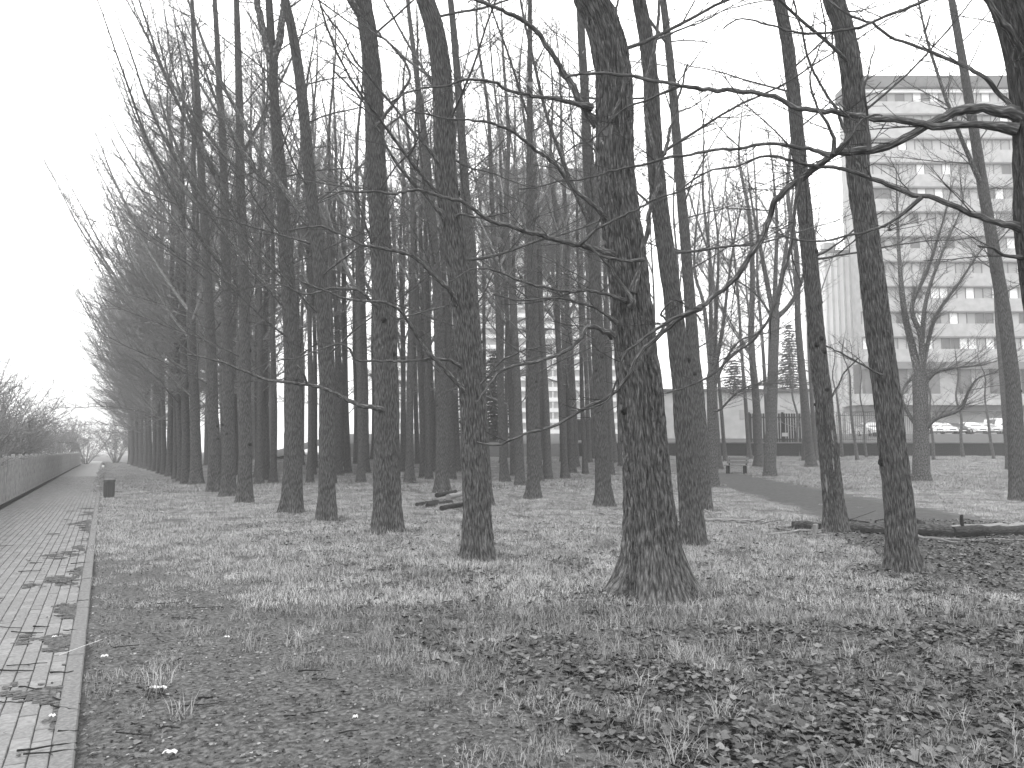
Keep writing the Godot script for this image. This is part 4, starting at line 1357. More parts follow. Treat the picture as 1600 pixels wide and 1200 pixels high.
func build_far_block() -> void:
	var depth := 215.0
	for b in 2:
		var u0: float = [748.0, 615.0][b]
		var u1: float = [962.0, 748.0][b]
		var v0: float = [268.0, 560.0][b]
		var x0 := px(u0, 400, depth).x
		var x1 := px(u1, 400, depth).x
		var y0 := 3.65
		var y1 := hgt(v0, depth)
		var o := thing("apartment_block", ["very tall pale apartment block, hazy behind the middle trunks", "lower pale apartment wing left of the tall hazy block"][b], "building", Vector3(x0, y0, -depth))
		var w := x1 - x0
		var core := MB.new()
		core.box(Vector3(w * 0.5, (y1 - y0) * 0.5, -7.5), Vector3(w, y1 - y0, 14.0))
		obj("wall", core, M.concrete, o)
		var sh := 2.95
		var n := int((y1 - y0) / sh)
		var glass := MB.new()
		var frames := MB.new()
		for s in n:
			var y := s * sh
			var sl := MB.new()
			sl.box(Vector3(w * 0.5, y + 0.55, 0.35), Vector3(w, 1.1, 1.4))
			obj("balcony", sl, M.render_pale, o)
			var cols := int(w / 2.6)
			for c in cols:
				glass.box(Vector3((c + 0.5) * w / cols, y + 2.0, -0.47), Vector3(w / cols * rnd(0.5, 0.72), 1.5, 0.1))
			for c in int(w / 5.2) + 1:
				frames.box(Vector3(c * 5.2, y + 2.0, 0.3), Vector3(0.3, 1.8, 1.3))
		var gl := obj("windows", glass, M.glass_mid, o)
		gl.set_meta("kind", "stuff")
		obj("partitions", frames, M.render_pale, o)
		var rf := MB.new()
		rf.box(Vector3(w * 0.5, y1 - y0 + 0.3, -7.0), Vector3(w + 0.6, 0.6, 15.6))
		obj("roof", rf, M.concrete_dark, o)

func car(label: String, u: float, sc: float, paint: String, tall: int) -> void:
	var p := px(u, 678, 93.0 if u > 1400 else 80.0)
	var y := 3.62 if u > 1400 else lerpf(2.16, 3.62, (80.0 - 58.5) / 31.5)
	var o := thing("parked_car", label, "car", Vector3(p.x, y, p.z), rnd(-0.06, 0.06), "cars parked before the office block")
	o.scale = Vector3.ONE * sc
	var hh := 0.35 * tall
	# cross sections from nose (towards the camera) to tail: z, half width, bottom, belt, half roof width, roof
	var secs := [[2.05, 0.7, 0.35, 0.62, 0.62, 0.66], [1.85, 0.84, 0.25, 0.72, 0.75, 0.8], [1.0, 0.88, 0.22, 0.86, 0.78, 0.93], [0.15, 0.88, 0.22, 0.92, 0.62, 1.36 + hh], [-0.6, 0.88, 0.22, 0.93, 0.62, 1.44 + hh], [-1.5, 0.87, 0.22, 0.93, 0.6, 1.38 + hh], [-2.0, 0.82, 0.3, 0.9, 0.62, 0.98 + hh * 2.0]]
	var body := MB.new()
	var rows := []
	for s in secs:
		rows.append([Vector3(-s[1], s[2], s[0]), Vector3(-s[1], s[3], s[0]), Vector3(-s[4], s[5], s[0]), Vector3(s[4], s[5], s[0]), Vector3(s[1], s[3], s[0]), Vector3(s[1], s[2], s[0])])
	for k in rows.size() - 1:
		for j in 5:
			body.quad(rows[k][j], rows[k][j + 1], rows[k + 1][j + 1], rows[k + 1][j])
	for e in [0, rows.size() - 1]:
		var r: Array = rows[e]
		body.quad(r[0], r[1], r[4], r[5])
		body.quad(r[1], r[2], r[3], r[4])
	obj("body", body, M[paint], o)
	var ws := MB.new()
	ws.quad(Vector3(-0.7, 0.96, 0.97), Vector3(-0.57, 1.3 + hh, 0.21), Vector3(0.57, 1.3 + hh, 0.21), Vector3(0.7, 0.96, 0.97))
	obj("windscreen", ws, M.glass_dark, o)
	for s in [-1.0, 1.0]:
		var sw := MB.new()
		sw.quad(Vector3(s * 0.885, 0.97, 0.05), Vector3(s * 0.665, 1.32 + hh, 0.05), Vector3(s * 0.665, 1.34 + hh, -1.4), Vector3(s * 0.885, 0.97, -1.4))
		obj("side_window", sw, M.glass_dark, o)
		var hl := MB.new()
		hl.box(Vector3(s * 0.6, 0.66, 1.98), Vector3(0.3, 0.14, 0.16), Basis.IDENTITY, 0.02)
		obj("headlight", hl, M.blind_white, o)
		var mr := MB.new()
		mr.box(Vector3(s * 0.98, 0.98, 0.6), Vector3(0.18, 0.12, 0.1), Basis.IDENTITY, 0.02)
		obj("mirror", mr, M[paint], o)
		for z in [1.25, -1.3]:
			var wl := MB.new()
			wl.tube(PackedVector3Array([Vector3(s * 0.68, 0.31, z), Vector3(s * 0.7, 0.31, z), Vector3(s * 0.88, 0.31, z), Vector3(s * 0.9, 0.31, z)]), PackedFloat32Array([0.28, 0.31, 0.31, 0.28]), 14)
			var wo := obj("wheel", wl, M.tyre, o)
			var hub := MB.new()
			hub.tube(PackedVector3Array([Vector3(s * 0.88, 0.31, z), Vector3(s * 0.905, 0.31, z), Vector3(s * 0.91, 0.31, z)]), PackedFloat32Array([0.19, 0.19, 0.05]), 12)
			obj("hub", hub, M.car_silver, wo)
	var gr := MB.new()
	gr.box(Vector3(0, 0.55, 2.03), Vector3(0.7, 0.09, 0.1))
	obj("grille", gr, M.gate_dark, o)
	var np := MB.new()
	np.box(Vector3(0, 0.42, 2.06), Vector3(0.45, 0.1, 0.03))
	obj("number_plate", np, M.blind_white, o)


# ------------------------------------------------------------------ bin, bench, logs, sticks, litter
func log_between(called: String, a: Vector3, b: Vector3, r0: float, r1: float, m: Material, parent: Node, wob := 0.03, sides := 12) -> MeshInstance3D:
	var pts := PackedVector3Array()
	var rad := PackedFloat32Array()
	var n := 14
	for k in n + 1:
		var f := float(k) / n
		pts.append(a.lerp(b, f) + Vector3(rnd(-wob, wob), rnd(-wob, wob) * 0.5, rnd(-wob, wob)))
		rad.append(lerpf(r0, r1, f) * rnd(0.92, 1.08))
	var mb := MB.new()
	mb.tube(pts, rad, sides)
	for k in mb.uv.size():
		mb.uv[k] *= Vector2(2.0, 0.5)
	return obj(called, mb, m, parent)

func stick(label: String, group: String, u0: float, v0: float, u1: float, v1: float, r: float, twigs := 0, m := "twig", called := "fallen_stick", category := "stick") -> void:
	var a := ground_px(u0, v0)
	var b := ground_px(u1, v1)
	var o := thing(called, label, category, a, 0.0, group)
	var n := 8
	var pts := PackedVector3Array()
	var rad := PackedFloat32Array()
	for k in n + 1:
		var f := float(k) / n
		var p := a.lerp(b, f) + Vector3(rnd(-1, 1), 0, rnd(-1, 1)) * minf(0.02, r * 2.0)
		var gy := terrain(p.x, p.z)
		if st_of(p.x, p.z).y < KERB_OUT:
			gy = 0.012
		p.y = gy + r * 0.8 + absf(rnd(0, r))
		pts.append(p - a)
		rad.append(lerpf(r, r * 0.55, f))
	var mb := MB.new()
	mb.tube(pts, rad, 6)
	obj("stem", mb, M[m], o)
	for k in twigs:
		var i := rng.randi_range(2, n - 1)
		var t := (pts[i] - pts[i - 1]).normalized()
		var side := Vector3(-t.z, 0, t.x) * (1.0 if k % 2 else -1.0)
		var tw := MB.new()
		var tp := polyline(pts[i], t * 0.7 + side * rnd(0.4, 0.9) + Vector3(0, rnd(0.0, 0.35), 0), rnd(0.25, 0.8), 4, 0.12, 0.0, 0.0)
		tw.tube(tp, taper(5, r * 0.6, r * 0.25), 4, false)
		obj("twig", tw, M[m], o)

func build_objects() -> void:
	# litter bin
	var at := ground_px(170, 777)
	var bin := thing("litter_bin", "dark cylindrical litter bin with a pale lid beside the brick path", "litter bin", at)
	var mb := MB.new()
	mb.tube(PackedVector3Array([Vector3(0, -0.02, 0), Vector3(0, 0.02, 0), Vector3(0, 0.05, 0), Vector3(0, 0.5, 0), Vector3(0, 0.53, 0)]), PackedFloat32Array([0.155, 0.165, 0.165, 0.168, 0.16]), 24)
	obj("body", mb, M.bin_metal, bin)
	mb = MB.new()
	mb.tube(PackedVector3Array([Vector3(0, 0.53, 0), Vector3(0, 0.545, 0), Vector3(0, 0.6, 0), Vector3(0, 0.61, 0)]), PackedFloat32Array([0.178, 0.185, 0.185, 0.178]), 24)
	obj("collar", mb, M.bin_metal, bin)
	mb = MB.new()
	mb.tube(PackedVector3Array([Vector3(0, 0.608, 0), Vector3(0, 0.63, 0), Vector3(0, 0.65, 0), Vector3(0, 0.662, 0), Vector3(0, 0.667, 0)]), PackedFloat32Array([0.182, 0.172, 0.14, 0.08, 0.01]), 24)
	obj("lid", mb, M.bin_lid, bin)
	for k in 18:
		var a := TAU * k / 18.0
		var rb := MB.new()
		rb.tube(PackedVector3Array([Vector3(cos(a) * 0.168, 0.06, sin(a) * 0.168), Vector3(cos(a) * 0.171, 0.49, sin(a) * 0.171)]), PackedFloat32Array([0.007, 0.007]), 6)
		obj("rib", rb, M.bin_metal, bin)
	# small marker far along the path
	at = ground_px(161, 731)
	var mk := thing("marker_post", "short pale post with a dark cap on the far path edge", "post", at)
	mb = MB.new()
	mb.tube(PackedVector3Array([Vector3(0, -0.1, 0), Vector3(0, 0.02, 0), Vector3(0, 0.3, 0)]), PackedFloat32Array([0.12, 0.11, 0.09]), 10)
	obj("shaft", mb, M.blind_white, mk)
	mb = MB.new()
	mb.tube(PackedVector3Array([Vector3(0.03, 0.3, 0), Vector3(0.04, 0.42, 0), Vector3(0.04, 0.45, 0)]), PackedFloat32Array([0.1, 0.09, 0.04]), 10)
	obj("cap", mb, M.bin_metal, mk)
	# bench
	at = ground_px(1152, 740)
	var be := thing("park_bench", "small wooden park bench beside the earth path", "bench", at, -0.6)
	for k in 3:
		mb = MB.new()
		mb.box(Vector3(0, 0.43, 0.02 + k * 0.14), Vector3(1.15, 0.035, 0.12), Basis.IDENTITY, 0.006)
		obj("seat_slat", mb, M.bench_wood, be)
	for k in 2:
		mb = MB.new()
		mb.box(Vector3(0, 0.6 + k * 0.17, -0.1 - k * 0.03), Vector3(1.15, 0.14, 0.03), Basis.from_euler(Vector3(-0.18, 0, 0)), 0.006)
		obj("back_slat", mb, M.bench_wood, be)
	for s in [-0.45, 0.45]:
		for z in [-0.04, 0.28]:
			mb = MB.new()
			mb.box(Vector3(s, 0.2, z), Vector3(0.08, 0.46, 0.08))
			obj("leg", mb, M.gate_dark, be)
		mb = MB.new()
		mb.box(Vector3(s, 0.62, -0.135), Vector3(0.06, 0.48, 0.04), Basis.from_euler(Vector3(-0.18, 0, 0)))
		obj("back_support", mb, M.gate_dark, be)
	# fallen trunks at the right
	var g0 := ground_px(1238, 829)
	var g1 := ground_px(1510, 838)
	var lg := thing("fallen_log", "long dark fallen log lying behind the two leaning trees", "log", g0, 0.0, "fallen logs at the right")
	log_between("log_body", Vector3(0, 0.07, 0), g1 - g0 + Vector3(0, 0.1, 0), 0.085, 0.125, M.bark, lg, 0.06)
	log_between("stub", (g1 - g0) * 0.77 + Vector3(0, 0.2, 0), (g1 - g0) * 0.68 + Vector3(0, 0.42, -0.25), 0.05, 0.03, M.bark, lg, 0.005, 8)
	log_between("stub", (g1 - g0) * 0.98 + Vector3(0, 0.2, 0), (g1 - g0) * 0.975 + Vector3(0, 0.4, 0.02), 0.035, 0.03, M.bark_dark, lg, 0.004, 8)
	g0 = ground_px(1478, 838)
	g1 = ground_px(1700, 834)
	lg = thing("fallen_log", "fallen log with pale stripped wood on top, reaching the right edge", "log", g0, 0.0, "fallen logs at the right")
	log_between("log_body", Vector3(0.1, 0.15, -0.05), g1 - g0 + Vector3(0, 0.15, 0), 0.08, 0.1, M.bare_wood, lg, 0.05)
	log_between("bark_piece", Vector3(0.1, 0.1, 0.06), (g1 - g0) * 0.9 + Vector3(0, 0.09, 0.09), 0.11, 0.12, M.bark_dark, lg, 0.04)
	var gs := "sticks lying around the fallen logs"
	stick("pale stick lying in front of the fallen log, pointing right", gs, 1432, 840, 1494, 848, 0.035, 0, "bare_wood")
	stick("long thin stick on bare earth below the fallen log", gs, 1470, 842, 1640, 845, 0.018, 1, "bare_wood")
	stick("forked pale stick leaning on the fallen log", gs, 1448, 837, 1470, 829, 0.018, 1, "bare_wood")
	stick("dark rotten branch left of the stripped tree", gs, 1200, 836, 1292, 832, 0.03, 2)
	stick("pale thin stick in grass left of the stripped tree", gs, 1194, 834, 1235, 839, 0.02, 0, "bare_wood")
	stick("thin stick at the foot of the stripped tree", gs, 1272, 838, 1340, 837, 0.016, 0, "bare_wood")
	stick("dark branch piece stacked beside the stripped tree", gs, 1222, 829, 1290, 824, 0.04, 1)
	stick("fallen twiggy branch right of the dark second-row tree", gs, 1098, 813, 1192, 816, 0.035, 3)
	stick("thin forked branch rising right of the dark second-row tree", gs, 1110, 806, 1178, 793, 0.02, 3)
	stick("short pale broken end beside the dark second-row tree", gs, 1098, 797, 1112, 804, 0.03, 0, "bare_wood")
	var fl := "thin dead branches strewn round the heap and the logs"
	var fw := ["thin dead branch lying across the small log heap", "thin dead branch along the front of the small log heap", "short thin branch slanting up the small log heap", "thin dead branch lowest left of the stripped tree", "thin dead branch behind the stripped tree", "thin dead branch between the two leaning trees, on the track edge", "thin dead branch between the two leaning trees, nearer the camera", "thin dead branch midway between dark second-row tree and stripped tree", "thin dead branch behind the log, right of the leaning tree", "thin dead branch on bare earth by the right edge"]
	for q in [[660, 786, 720, 797], [668, 799, 716, 791], [676, 794, 700, 779], [1205, 828, 1262, 838], [1240, 821, 1300, 815], [1310, 812, 1375, 818], [1330, 826, 1392, 833], [1150, 818, 1205, 822], [1440, 829, 1505, 822], [1520, 845, 1590, 852]]:
		stick(fw.pop_front(), fl, q[0], q[1], q[2], q[3], rnd(0.012, 0.02), 2, "twig" if rng.randf() < 0.5 else "bark_dark")
	stick("thin dead branch in grass left of the foreground trunk", "", 934, 801, 976, 814, 0.018, 1)
	stick("pale crooked fallen branch in grass right of the litter bin", "", 190, 769, 262, 752, 0.03, 2, "bare_wood")
	stick("short curved stick just right of the litter bin", "", 180, 769, 193, 767, 0.04, 0, "bare_wood")
	stick("thin stick in grass right of the fungus tree", "", 772, 800, 820, 806, 0.014, 1)
	# a broken board standing among the sticks
	at = ground_px(1274, 838)
	var bd := obj("broken_board", _board(), M.bare_wood)
	bd.position = at + Vector3(0, 0.1, 0)
	bd.rotation = Vector3(0.2, 0.3, 0.1)
	tag(bd, "short broken board upright among sticks left of the stripped tree", "board")
	# heap of short logs
	var heap := [[652, 791, 684, 785, 0.06, "bark_dark"], [668, 792, 706, 787, 0.08, "bark_dark"], [682, 783, 712, 779, 0.08, "bark_dark"], [690, 797, 722, 793, 0.07, "bark_dark"], [701, 786, 722, 781, 0.085, "bare_wood"]]
	var hl := ["dark short log at the left tip of the small log heap", "dark short log in the middle of the small log heap", "dark round-ended log on top of the small log heap", "dark short log at the front right of the small log heap", "pale split log at the right of the small log heap"]
	for k in heap.size():
		var q: Array = heap[k]
		var a := ground_px(q[0], q[1])
		var b := ground_px(q[2], q[3])
		var lo := thing("short_log", hl[k], "log", a, 0.0, "logs of the small heap")
		var up := 0.07 if k != 2 and k != 4 else 0.2
		log_between("log_body", Vector3(0, up, 0), b - a + Vector3(0, up, 0), q[4], q[4] * 0.9, M[q[5]], lo, 0.015, 10)
	# litter
	var lit := [["crumpled_paper", "white folded paper strip on the muddy verge", 246, 1081, 0.12, 0.035], ["paper_scrap", "white scrap of paper on the earth right of the kerb", 163, 1030, 0.05, 0.035], ["paper_scrap", "small white scrap on the bricks left of the kerb", 85, 998, 0.04, 0.02], ["paper_scrap", "small white scrap in the leaf litter near the bottom edge", 555, 1128, 0.03, 0.03], ["paper_scrap", "pale scrap on the verge in line with the fourth trunk", 354, 995, 0.05, 0.02], ["paper_scrap", "pale scrap on earth at the bottom edge right of the kerb", 265, 1181, 0.07, 0.03], ["paper_scrap", "pale scrap on the bricks near the bottom left", 80, 1123, 0.04, 0.025]]
	for q in lit:
		var p := ground_px(q[2], q[3])
		var on_path := st_of(p.x, p.z).y < KERB_OUT
		p.y = (0.014 if on_path else p.y + 0.03)
		var m := MB.new()
		var w: float = q[4]
		var d: float = q[5]
		for k in 4:
			var x0 := -w * 0.5 + w * k / 4.0
			var x1 := -w * 0.5 + w * (k + 1) / 4.0
			var y0: float = [0.0, 0.008, 0.003, 0.01, 0.0][k]
			var y1: float = [0.0, 0.008, 0.003, 0.01, 0.0][k + 1]
			m.quad(Vector3(x0, y0, d * 0.5), Vector3(x0, y0 + 0.004, -d * 0.5), Vector3(x1, y1 + 0.004, -d * 0.5), Vector3(x1, y1, d * 0.5))
			m.quad(Vector3(x1, y1 - 0.001, d * 0.5), Vector3(x1, y1 + 0.003, -d * 0.5), Vector3(x0, y0 + 0.003, -d * 0.5), Vector3(x0, y0 - 0.001, d * 0.5))
		var o := obj(q[0], m, M.paper)
		o.position = p
		o.rotation.y = rnd(-0.4, 0.6)
		tag(o, q[1], "litter", "scraps of litter")
	var s0 := ground_px(92, 1028)
	var s1 := ground_px(160, 1018)
	var sm := MB.new()
	sm.tube(PackedVector3Array([Vector3(0, 0.02, 0), (s1 - s0) * 0.5 + Vector3(0, 0.024, 0), s1 - s0 + Vector3(0, 0.025, 0), s1 - s0 + Vector3(0.005, 0.03, 0.03)]), PackedFloat32Array([0.002, 0.002, 0.002, 0.002]), 6)
	var so := obj("drinking_straw", sm, M.paper)
	so.position = Vector3(s0.x, 0.0, s0.z)
	tag(so, "thin white straw lying across the kerb", "litter", "scraps of litter")
	# bracket of pale fungus at the second trunk's foot
	var fu := ground_px(757, 876)
	var fm := MB.new()
	fm.tube(PackedVector3Array([Vector3(0, -0.02, 0), Vector3(0, 0.02, 0), Vector3(0, 0.05, 0), Vector3(0, 0.075, 0), Vector3(0, 0.085, 0)]), PackedFloat32Array([0.03, 0.028, 0.045, 0.035, 0.008]), 10)
	var fo := obj("fungus", fm, M.paper)
	fo.position = fu + Vector3(0, 0.02, 0.02)
	tag(fo, "small white mushroom cap in grass at the second trunk's foot", "fungus")
	# twigs dropped on the bricks and the verge
	for k in 46:
		var on := k < 26
		var u := rnd(6, 140) if on else rnd(170, 560)
		var v := 760.0 + 420.0 * pow(rng.randf(), 0.8) if on else rnd(850, 1180)
		if on:
			u = minf(u, 150.0 - (v - 760.0) * 0.11)
		var a := ground_px(u, v)
		var ln := rnd(0.08, 0.3)
		var az := rnd(-0.5, 0.5)
		var tw := MB.new()
		var y := 0.012 if on else terrain(a.x, a.z) + 0.02
		var tp := PackedVector3Array()
		for j in 5:
			var f := j / 4.0 - 0.5
			tp.append(Vector3(cos(az) * f * ln, rnd(0, 0.006), sin(az) * f * ln + rnd(-0.012, 0.012)))
		tw.tube(tp, taper(5, rnd(0.004, 0.008), 0.003), 5)
		if rng.randf() < 0.5:
			tw.tube(PackedVector3Array([tp[2], tp[2] + Vector3(0.03, 0.006, 0.03), tp[2] + Vector3(0.05, 0.004, 0.045)]), PackedFloat32Array([0.004, 0.003, 0.002]), 4)
		var o := obj("dropped_twig", tw, M.bark_dark)
		o.position = Vector3(a.x, y, a.z)
		tag(o, "short dark twig lying on the brick path" if on else "short dark twig lying on the muddy verge", "twig", "twigs on the brick path" if on else "twigs on the muddy verge")

func _board() -> MB:
	var b := MB.new()
	b.box(Vector3.ZERO, Vector3(0.1, 0.26, 0.03), Basis.IDENTITY, 0.005)
	return b


# ------------------------------------------------------------------ grass and leaf litter
func on_dirt(x: float, z: float) -> float:
	var p := Vector2(x, z)
	var best := 99.0
	for k in dirt_line.size() - 1:
		best = minf(best, p.distance_to(Geometry2D.get_closest_point_to_segment(p, dirt_line[k], dirt_line[k + 1])))
	return best

func blade_patch(count: int, radius: float, lmin: float, lmax: float, wmin: float, wmax: float, lay: float) -> ArrayMesh:
	var mb := MB.new()
	for k in count:
		var a := rnd(0, TAU)
		var r := radius * sqrt(rng.randf())
		var p := Vector3(cos(a) * r, -0.01, sin(a) * r)
		var az := rnd(0, TAU)
		var ln := rnd(lmin, lmax)
		var w := rnd(wmin, wmax)
		var side := Vector3(-sin(az), 0, cos(az)) * w
		var lean := rnd(0.2, 1.0) * lay
		var d := Vector3(cos(az), 0, sin(az))
		var m := p + (d * sin(lean * 0.6) + Vector3.UP * cos(lean * 0.6)) * ln * 0.5
		var e := m + (d * sin(lean * 1.5) + Vector3.UP * cos(lean * 1.5)) * ln * 0.5
		var nn := (Vector3.UP * 0.7 - d * 0.5).normalized()
		var s := mb.v.size()
		for q in [p - side, p + side, m - side * 0.8, m + side * 0.8, e]:
			mb.v.append(q); mb.n.append(nn); mb.uv.append(Vector2.ZERO)
		for i in [0, 2, 1, 1, 2, 3, 2, 4, 3]:
			mb.ix.append(s + i)
	return mb.mesh()

func leaf_mesh(curl: float, size: float) -> ArrayMesh:
	var mb := MB.new()
	var outline := [Vector2(0, -0.5), Vector2(0.3, -0.42), Vector2(0.46, -0.12), Vector2(0.4, 0.16), Vector2(0.2, 0.36), Vector2(0, 0.56), Vector2(-0.2, 0.36), Vector2(-0.4, 0.16), Vector2(-0.46, -0.12), Vector2(-0.3, -0.42)]
	var pts := []
	var bend := rnd(-0.5, 0.5)
	for q in outline:
		var j: Vector2 = q * rnd(0.85, 1.1)
		pts.append(Vector3(j.x, curl * (j.x * j.x * 1.6) + bend * curl * j.y * j.y + rnd(-0.05, 0.05) * curl, j.y) * size)
	var mid := [Vector3(0, -0.02, -0.5) * size, Vector3(0, 0.0, 0) * size, Vector3(0, 0.02 + bend * curl * 0.3, 0.56) * size]
	for k in 10:
		var a: Vector3 = pts[k]
		var b: Vector3 = pts[(k + 1) % 10]
		mb.tri(mid[1], b, a)
	return mb.mesh()

func scatter(called: String, label: String, category: String, mesh: Mesh, m: Material, xf: Array, cols: Array) -> void:
	var mm := MultiMesh.new()
	mm.transform_format = MultiMesh.TRANSFORM_3D
	mm.use_colors = true
	mm.mesh = mesh
	mm.instance_count = xf.size()
	for k in xf.size():
		mm.set_instance_transform(k, xf[k])
		var g: float = cols[k]
		mm.set_instance_color(k, Color(g, g, g))
	var o := MultiMeshInstance3D.new()
	o.multimesh = mm
	o.material_override = m
	o.name = numbered(called)
	add_child(o)
	tag(o, label, category, "", "stuff")

# how much of the ground at a spot is grass (0 bare earth or leaves, 1 thick grass)
func grassy(x: float, z: float) -> float:
	var st := st_of(x, z)
	var t := st.y
	var d := -z
	var g := 0.95
	g -= 0.46 * (1.0 - smoothstep(4.8, 8.2, d)) * smoothstep(-0.2, 1.0, x + 2.6)     # leaf litter in the foreground
	g -= 0.75 * (1.0 - smoothstep(0.6, 2.6, t)) * (1.0 - smoothstep(9.0, 15.0, d))    # mud along the kerb
	g -= 0.35 * smoothstep(3.6, 5.2, x) * (1.0 - smoothstep(9.0, 13.0, d))            # litter at the right
	var mud := Vector2((x - 3.3) / 1.7, (d - 6.75) / 0.4).length()
	g -= 0.6 * (1.0 - smoothstep(0.6, 1.3, mud))
	if x > 1.0 and d < 45.0:
		g -= 1.2 * (1.0 - smoothstep(1.5, 2.3, on_dirt(x, z)))
	g += 0.55 * patch.get_noise_2d(x * 4.0, z * 4.0) + 0.35 * patch2.get_noise_2d(x * 2.5, z * 2.5)
	return clampf(g, 0.0, 1.0)

func build_cover() -> void:
	var kinds := [blade_patch(70, 0.16, 0.05, 0.13, 0.0014, 0.0026, 1.45), blade_patch(130, 0.24, 0.05, 0.12, 0.002, 0.0036, 1.9), blade_patch(40, 0.08, 0.12, 0.24, 0.0018, 0.0034, 1.35)]
	var xf := [[], [], [], []]
	var cs := [[], [], [], []]
	# near and middle grass
	for band in [[2.6, 8.0, 46.0, 0], [8.0, 16.0, 34.0, 1], [16.0, 30.0, 22.0, 1]]:
		var d0: float = band[0]
		var d1: float = band[1]
		var area := 0.72 * (d1 * d1 - d0 * d0)
		for k in int(area * band[2]):
			var d := sqrt(lerpf(d0 * d0, d1 * d1, rng.randf()))
			var x := rnd(-0.72, 0.72) * d
			var z := -d
			var t := x * PATH_RIGHT.x + z * PATH_RIGHT.y
			if t < KERB_OUT + 0.02:
				continue
			var g := grassy(x, z)
			if rng.randf() > g * 1.05:
				continue
			var s := rnd(0.7, 1.2) * lerpf(0.6, 1.0, g)
			var i: int = band[3]
			xf[i].append(Transform3D(Basis(Vector3.UP, rnd(0, TAU)).scaled(Vector3(s, s * rnd(0.7, 1.15), s)), Vector3(x, terrain(x, z), z)))
			cs[i].append(clampf((0.19 if i == 0 else 0.29) + 0.1 * patch.get_noise_2d(x * 6.0 + 40.0, z * 6.0) + rnd(-0.07, 0.09), 0.1, 0.5))
	# longer tufts
	for k in 900:
		var d := sqrt(lerpf(7.0, 200.0, rng.randf()))
		var x := rnd(-0.72, 0.72) * d
		var z := -d
		if x * PATH_RIGHT.x + z * PATH_RIGHT.y < 0.25 or on_dirt(x, z) < 1.9:
			continue
		if patch.get_noise_2d(x * 3.0 + 7.0, z * 3.0) < 0.0 or (x * PATH_RIGHT.x + z * PATH_RIGHT.y < 2.4 and rng.randf() < 0.7):
			continue
		var s := rnd(0.6, 1.15)
		xf[2].append(Transform3D(Basis(Vector3.UP, rnd(0, TAU)).scaled(Vector3(s, s * rnd(0.7, 1.1), s)), Vector3(x, terrain(x, z), z)))
		cs[2].append(rnd(0.14, 0.28))
	# tufts round the feet of near trunks
	for q in [[1026, 925, 0.42, 26], [748, 868, 0.3, 16], [606, 832, 0.34, 16], [1413, 890, 0.3, 16], [1086, 850, 0.28, 12], [457, 800, 0.33, 12], [511, 811, 0.28, 12]]:
		var c := ground_px(q[0], q[1])
		for k in int(q[3]):
			var a := rnd(0, TAU)
			var r: float = q[2] + rnd(-0.03, 0.12)
			var x := c.x + cos(a) * r
			var z := c.z + sin(a) * r
			var s := rnd(0.5, 0.95)
			xf[2].append(Transform3D(Basis(Vector3.UP, rnd(0, TAU)).scaled(Vector3.ONE * s), Vector3(x, terrain(x, z), z)))
			cs[2].append(rnd(0.15, 0.28))
	# far grass, in larger patches
	var far := blade_patch(150, 0.45, 0.07, 0.15, 0.004, 0.007, 1.5)
	for k in 16000:
		var d := sqrt(lerpf(900.0, 3480.0, rng.randf()))
		var x := rnd(-0.8, 0.8) * d
		var z := -d
		if x * PATH_RIGHT.x + z * PATH_RIGHT.y < KERB_OUT + 0.1 or (x > 1.0 and d < 46.0 and on_dirt(x, z) < 1.9):
			continue
		if rng.randf() > 0.85 + 0.6 * patch.get_noise_2d(x * 3.0, z * 3.0):
			continue
		var s := rnd(0.8, 1.3)
		xf[3].append(Transform3D(Basis(Vector3.UP, rnd(0, TAU)).scaled(Vector3(s, s, s)), Vector3(x, terrain(x, z), z)))
		cs[3].append(clampf(0.26 + 0.08 * patch.get_noise_2d(x * 3.0 + 40.0, z * 3.0) + rnd(-0.04, 0.06), 0.1, 0.4))
	for k in 5000:   # the verge far along the path
		var p := at_st(rnd(50, 125), rnd(0.1, 6.0))
		var s := rnd(0.8, 1.3)
		xf[3].append(Transform3D(Basis(Vector3.UP, rnd(0, TAU)).scaled(Vector3(s, s, s)), Vector3(p.x, terrain(p.x, p.y), p.y)))
		cs[3].append(rnd(0.2, 0.3))
	scatter("short_grass", "thin short grass among the leaves in the foreground", "grass", kinds[0], M.blade, xf[0], cs[0])
	scatter("meadow_grass", "pale matted grass between the trunks in the middle distance", "grass", kinds[1], M.blade, xf[1], cs[1])
	scatter("grass_tufts", "longer pale grass tufts standing out of the turf", "grass", kinds[2], M.blade, xf[2], cs[2])
	scatter("far_grass", "pale grass deep in the wood and along the far verge", "grass", far, M.blade, xf[3], cs[3])
	# fallen leaves
	var leaves := [leaf_mesh(0.5, 0.064), leaf_mesh(0.9, 0.056), leaf_mesh(-0.6, 0.06), leaf_mesh(0.3, 0.046)]
	var lx := [[], [], [], []]
	var lc := [[], [], [], []]
	var singles := 0
	var tries := 0
	while tries < 100000:
		tries += 1
		var d := 2.7 + 15.0 * pow(rng.randf(), 1.7)
		var x := rnd(-0.72, 0.72) * d
		var z := -d
		var t := x * PATH_RIGHT.x + z * PATH_RIGHT.y
		if t < KERB_OUT + 0.03:
			continue
		var g := grassy(x, z)
		if rng.randf() > (1.15 - g) * (0.55 + 0.9 * maxf(0.0, patch2.get_noise_2d(x * 1.7 + 30.0, z * 1.7) + 0.35)):
			continue
		if t < 2.4 and rng.randf() < 0.8:
			continue
		var b := Basis.from_euler(Vector3(rnd(-0.32, 0.32), rnd(0, TAU), rnd(-0.32, 0.32)))
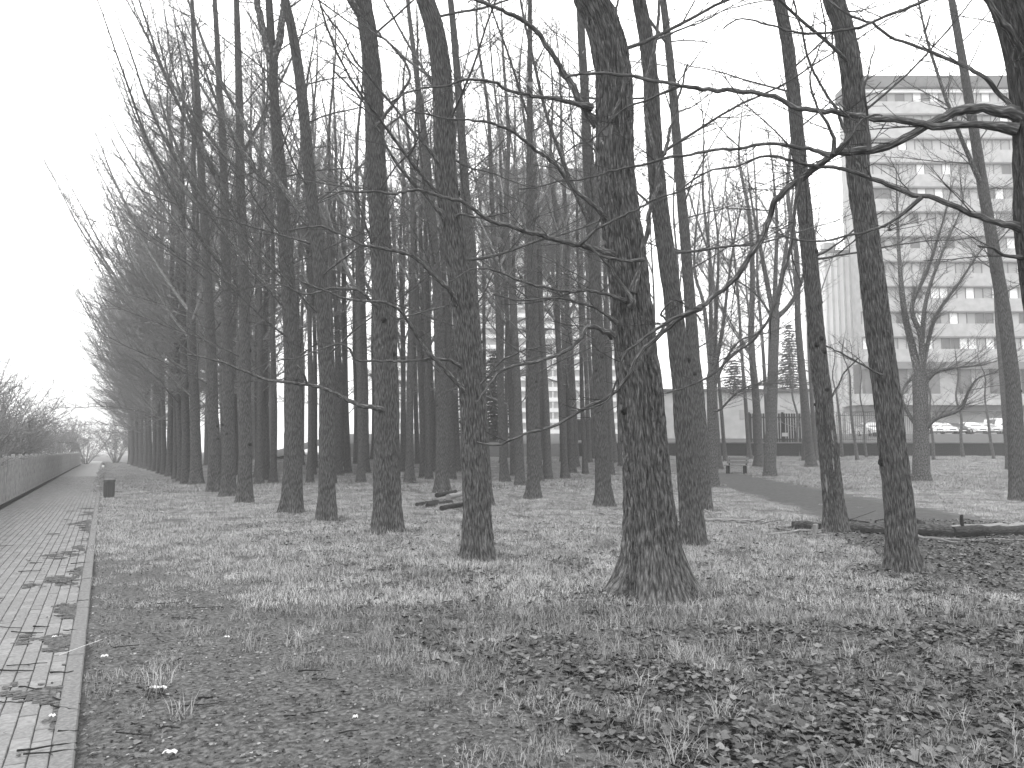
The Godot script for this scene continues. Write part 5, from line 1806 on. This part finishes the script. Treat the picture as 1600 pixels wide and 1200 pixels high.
		var s := rnd(0.4, 1.2) * (0.6 if t < 2.2 else 1.0)
		var xform := Transform3D(b.scaled(Vector3.ONE * s), Vector3(x, terrain(x, z) + rnd(0.01, 0.04), z))
		var tone: float = [0.045, 0.055, 0.065, 0.075, 0.09, 0.11, 0.15][mini(6, int(7.0 * pow(rng.randf(), 1.5)))] * rnd(0.8, 1.2)
		var i := rng.randi() % 4
		if singles < 300 and d < 6.0 and t > 0.3 and s > 0.8:
			singles += 1
			var o := obj("fallen_leaf", leaves[i], M["leaf_%d" % clampi(int((tone - 0.035) * 40.0), 0, 4)])
			o.transform = xform
			tag(o, "curled fallen leaf in the leaf litter of the foreground", "leaf", "fallen leaves in the foreground")
		else:
			lx[i].append(xform)
			lc[i].append(tone)
	# broken leaf and bark crumbs on the bare earth
	var bit := leaf_mesh(0.4, 0.02)
	var bx := []
	var bc := []
	for k in 26000:
		var d := 2.7 + 11.0 * pow(rng.randf(), 1.5)
		var x := rnd(-0.72, 0.72) * d
		var t := x * PATH_RIGHT.x - d * PATH_RIGHT.y
		if t < FENCE_T + 0.2 or (t < KERB_OUT + 0.02 and rng.randf() < 0.96):
			continue
		var y := terrain(x, -d) + rnd(0.002, 0.012) if t > KERB_OUT + 0.02 else 0.008
		bx.append(Transform3D(Basis.from_euler(Vector3(rnd(-0.5, 0.5), rnd(0, TAU), rnd(-0.5, 0.5))).scaled(Vector3(rnd(0.4, 1.4), 1.0, rnd(0.4, 1.6))), Vector3(x, y, -d)))
		bc.append([0.03, 0.045, 0.07, 0.12, 0.22][mini(4, int(5.0 * pow(rng.randf(), 1.3)))] * rnd(0.8, 1.2))
	scatter("leaf_crumbs", "small leaf and bark crumbs strewn over bare earth and path", "leaf litter", bit, M.leaf, bx, bc)
	for i in 4:
		scatter("leaf_litter", ["flat dark fallen leaves strewn over the ground", "tightly curled fallen leaves strewn over the ground", "cupped fallen leaves strewn over the ground", "small fallen leaves strewn over the ground"][i], "leaf litter", leaves[i], M.leaf, lx[i], lc[i])
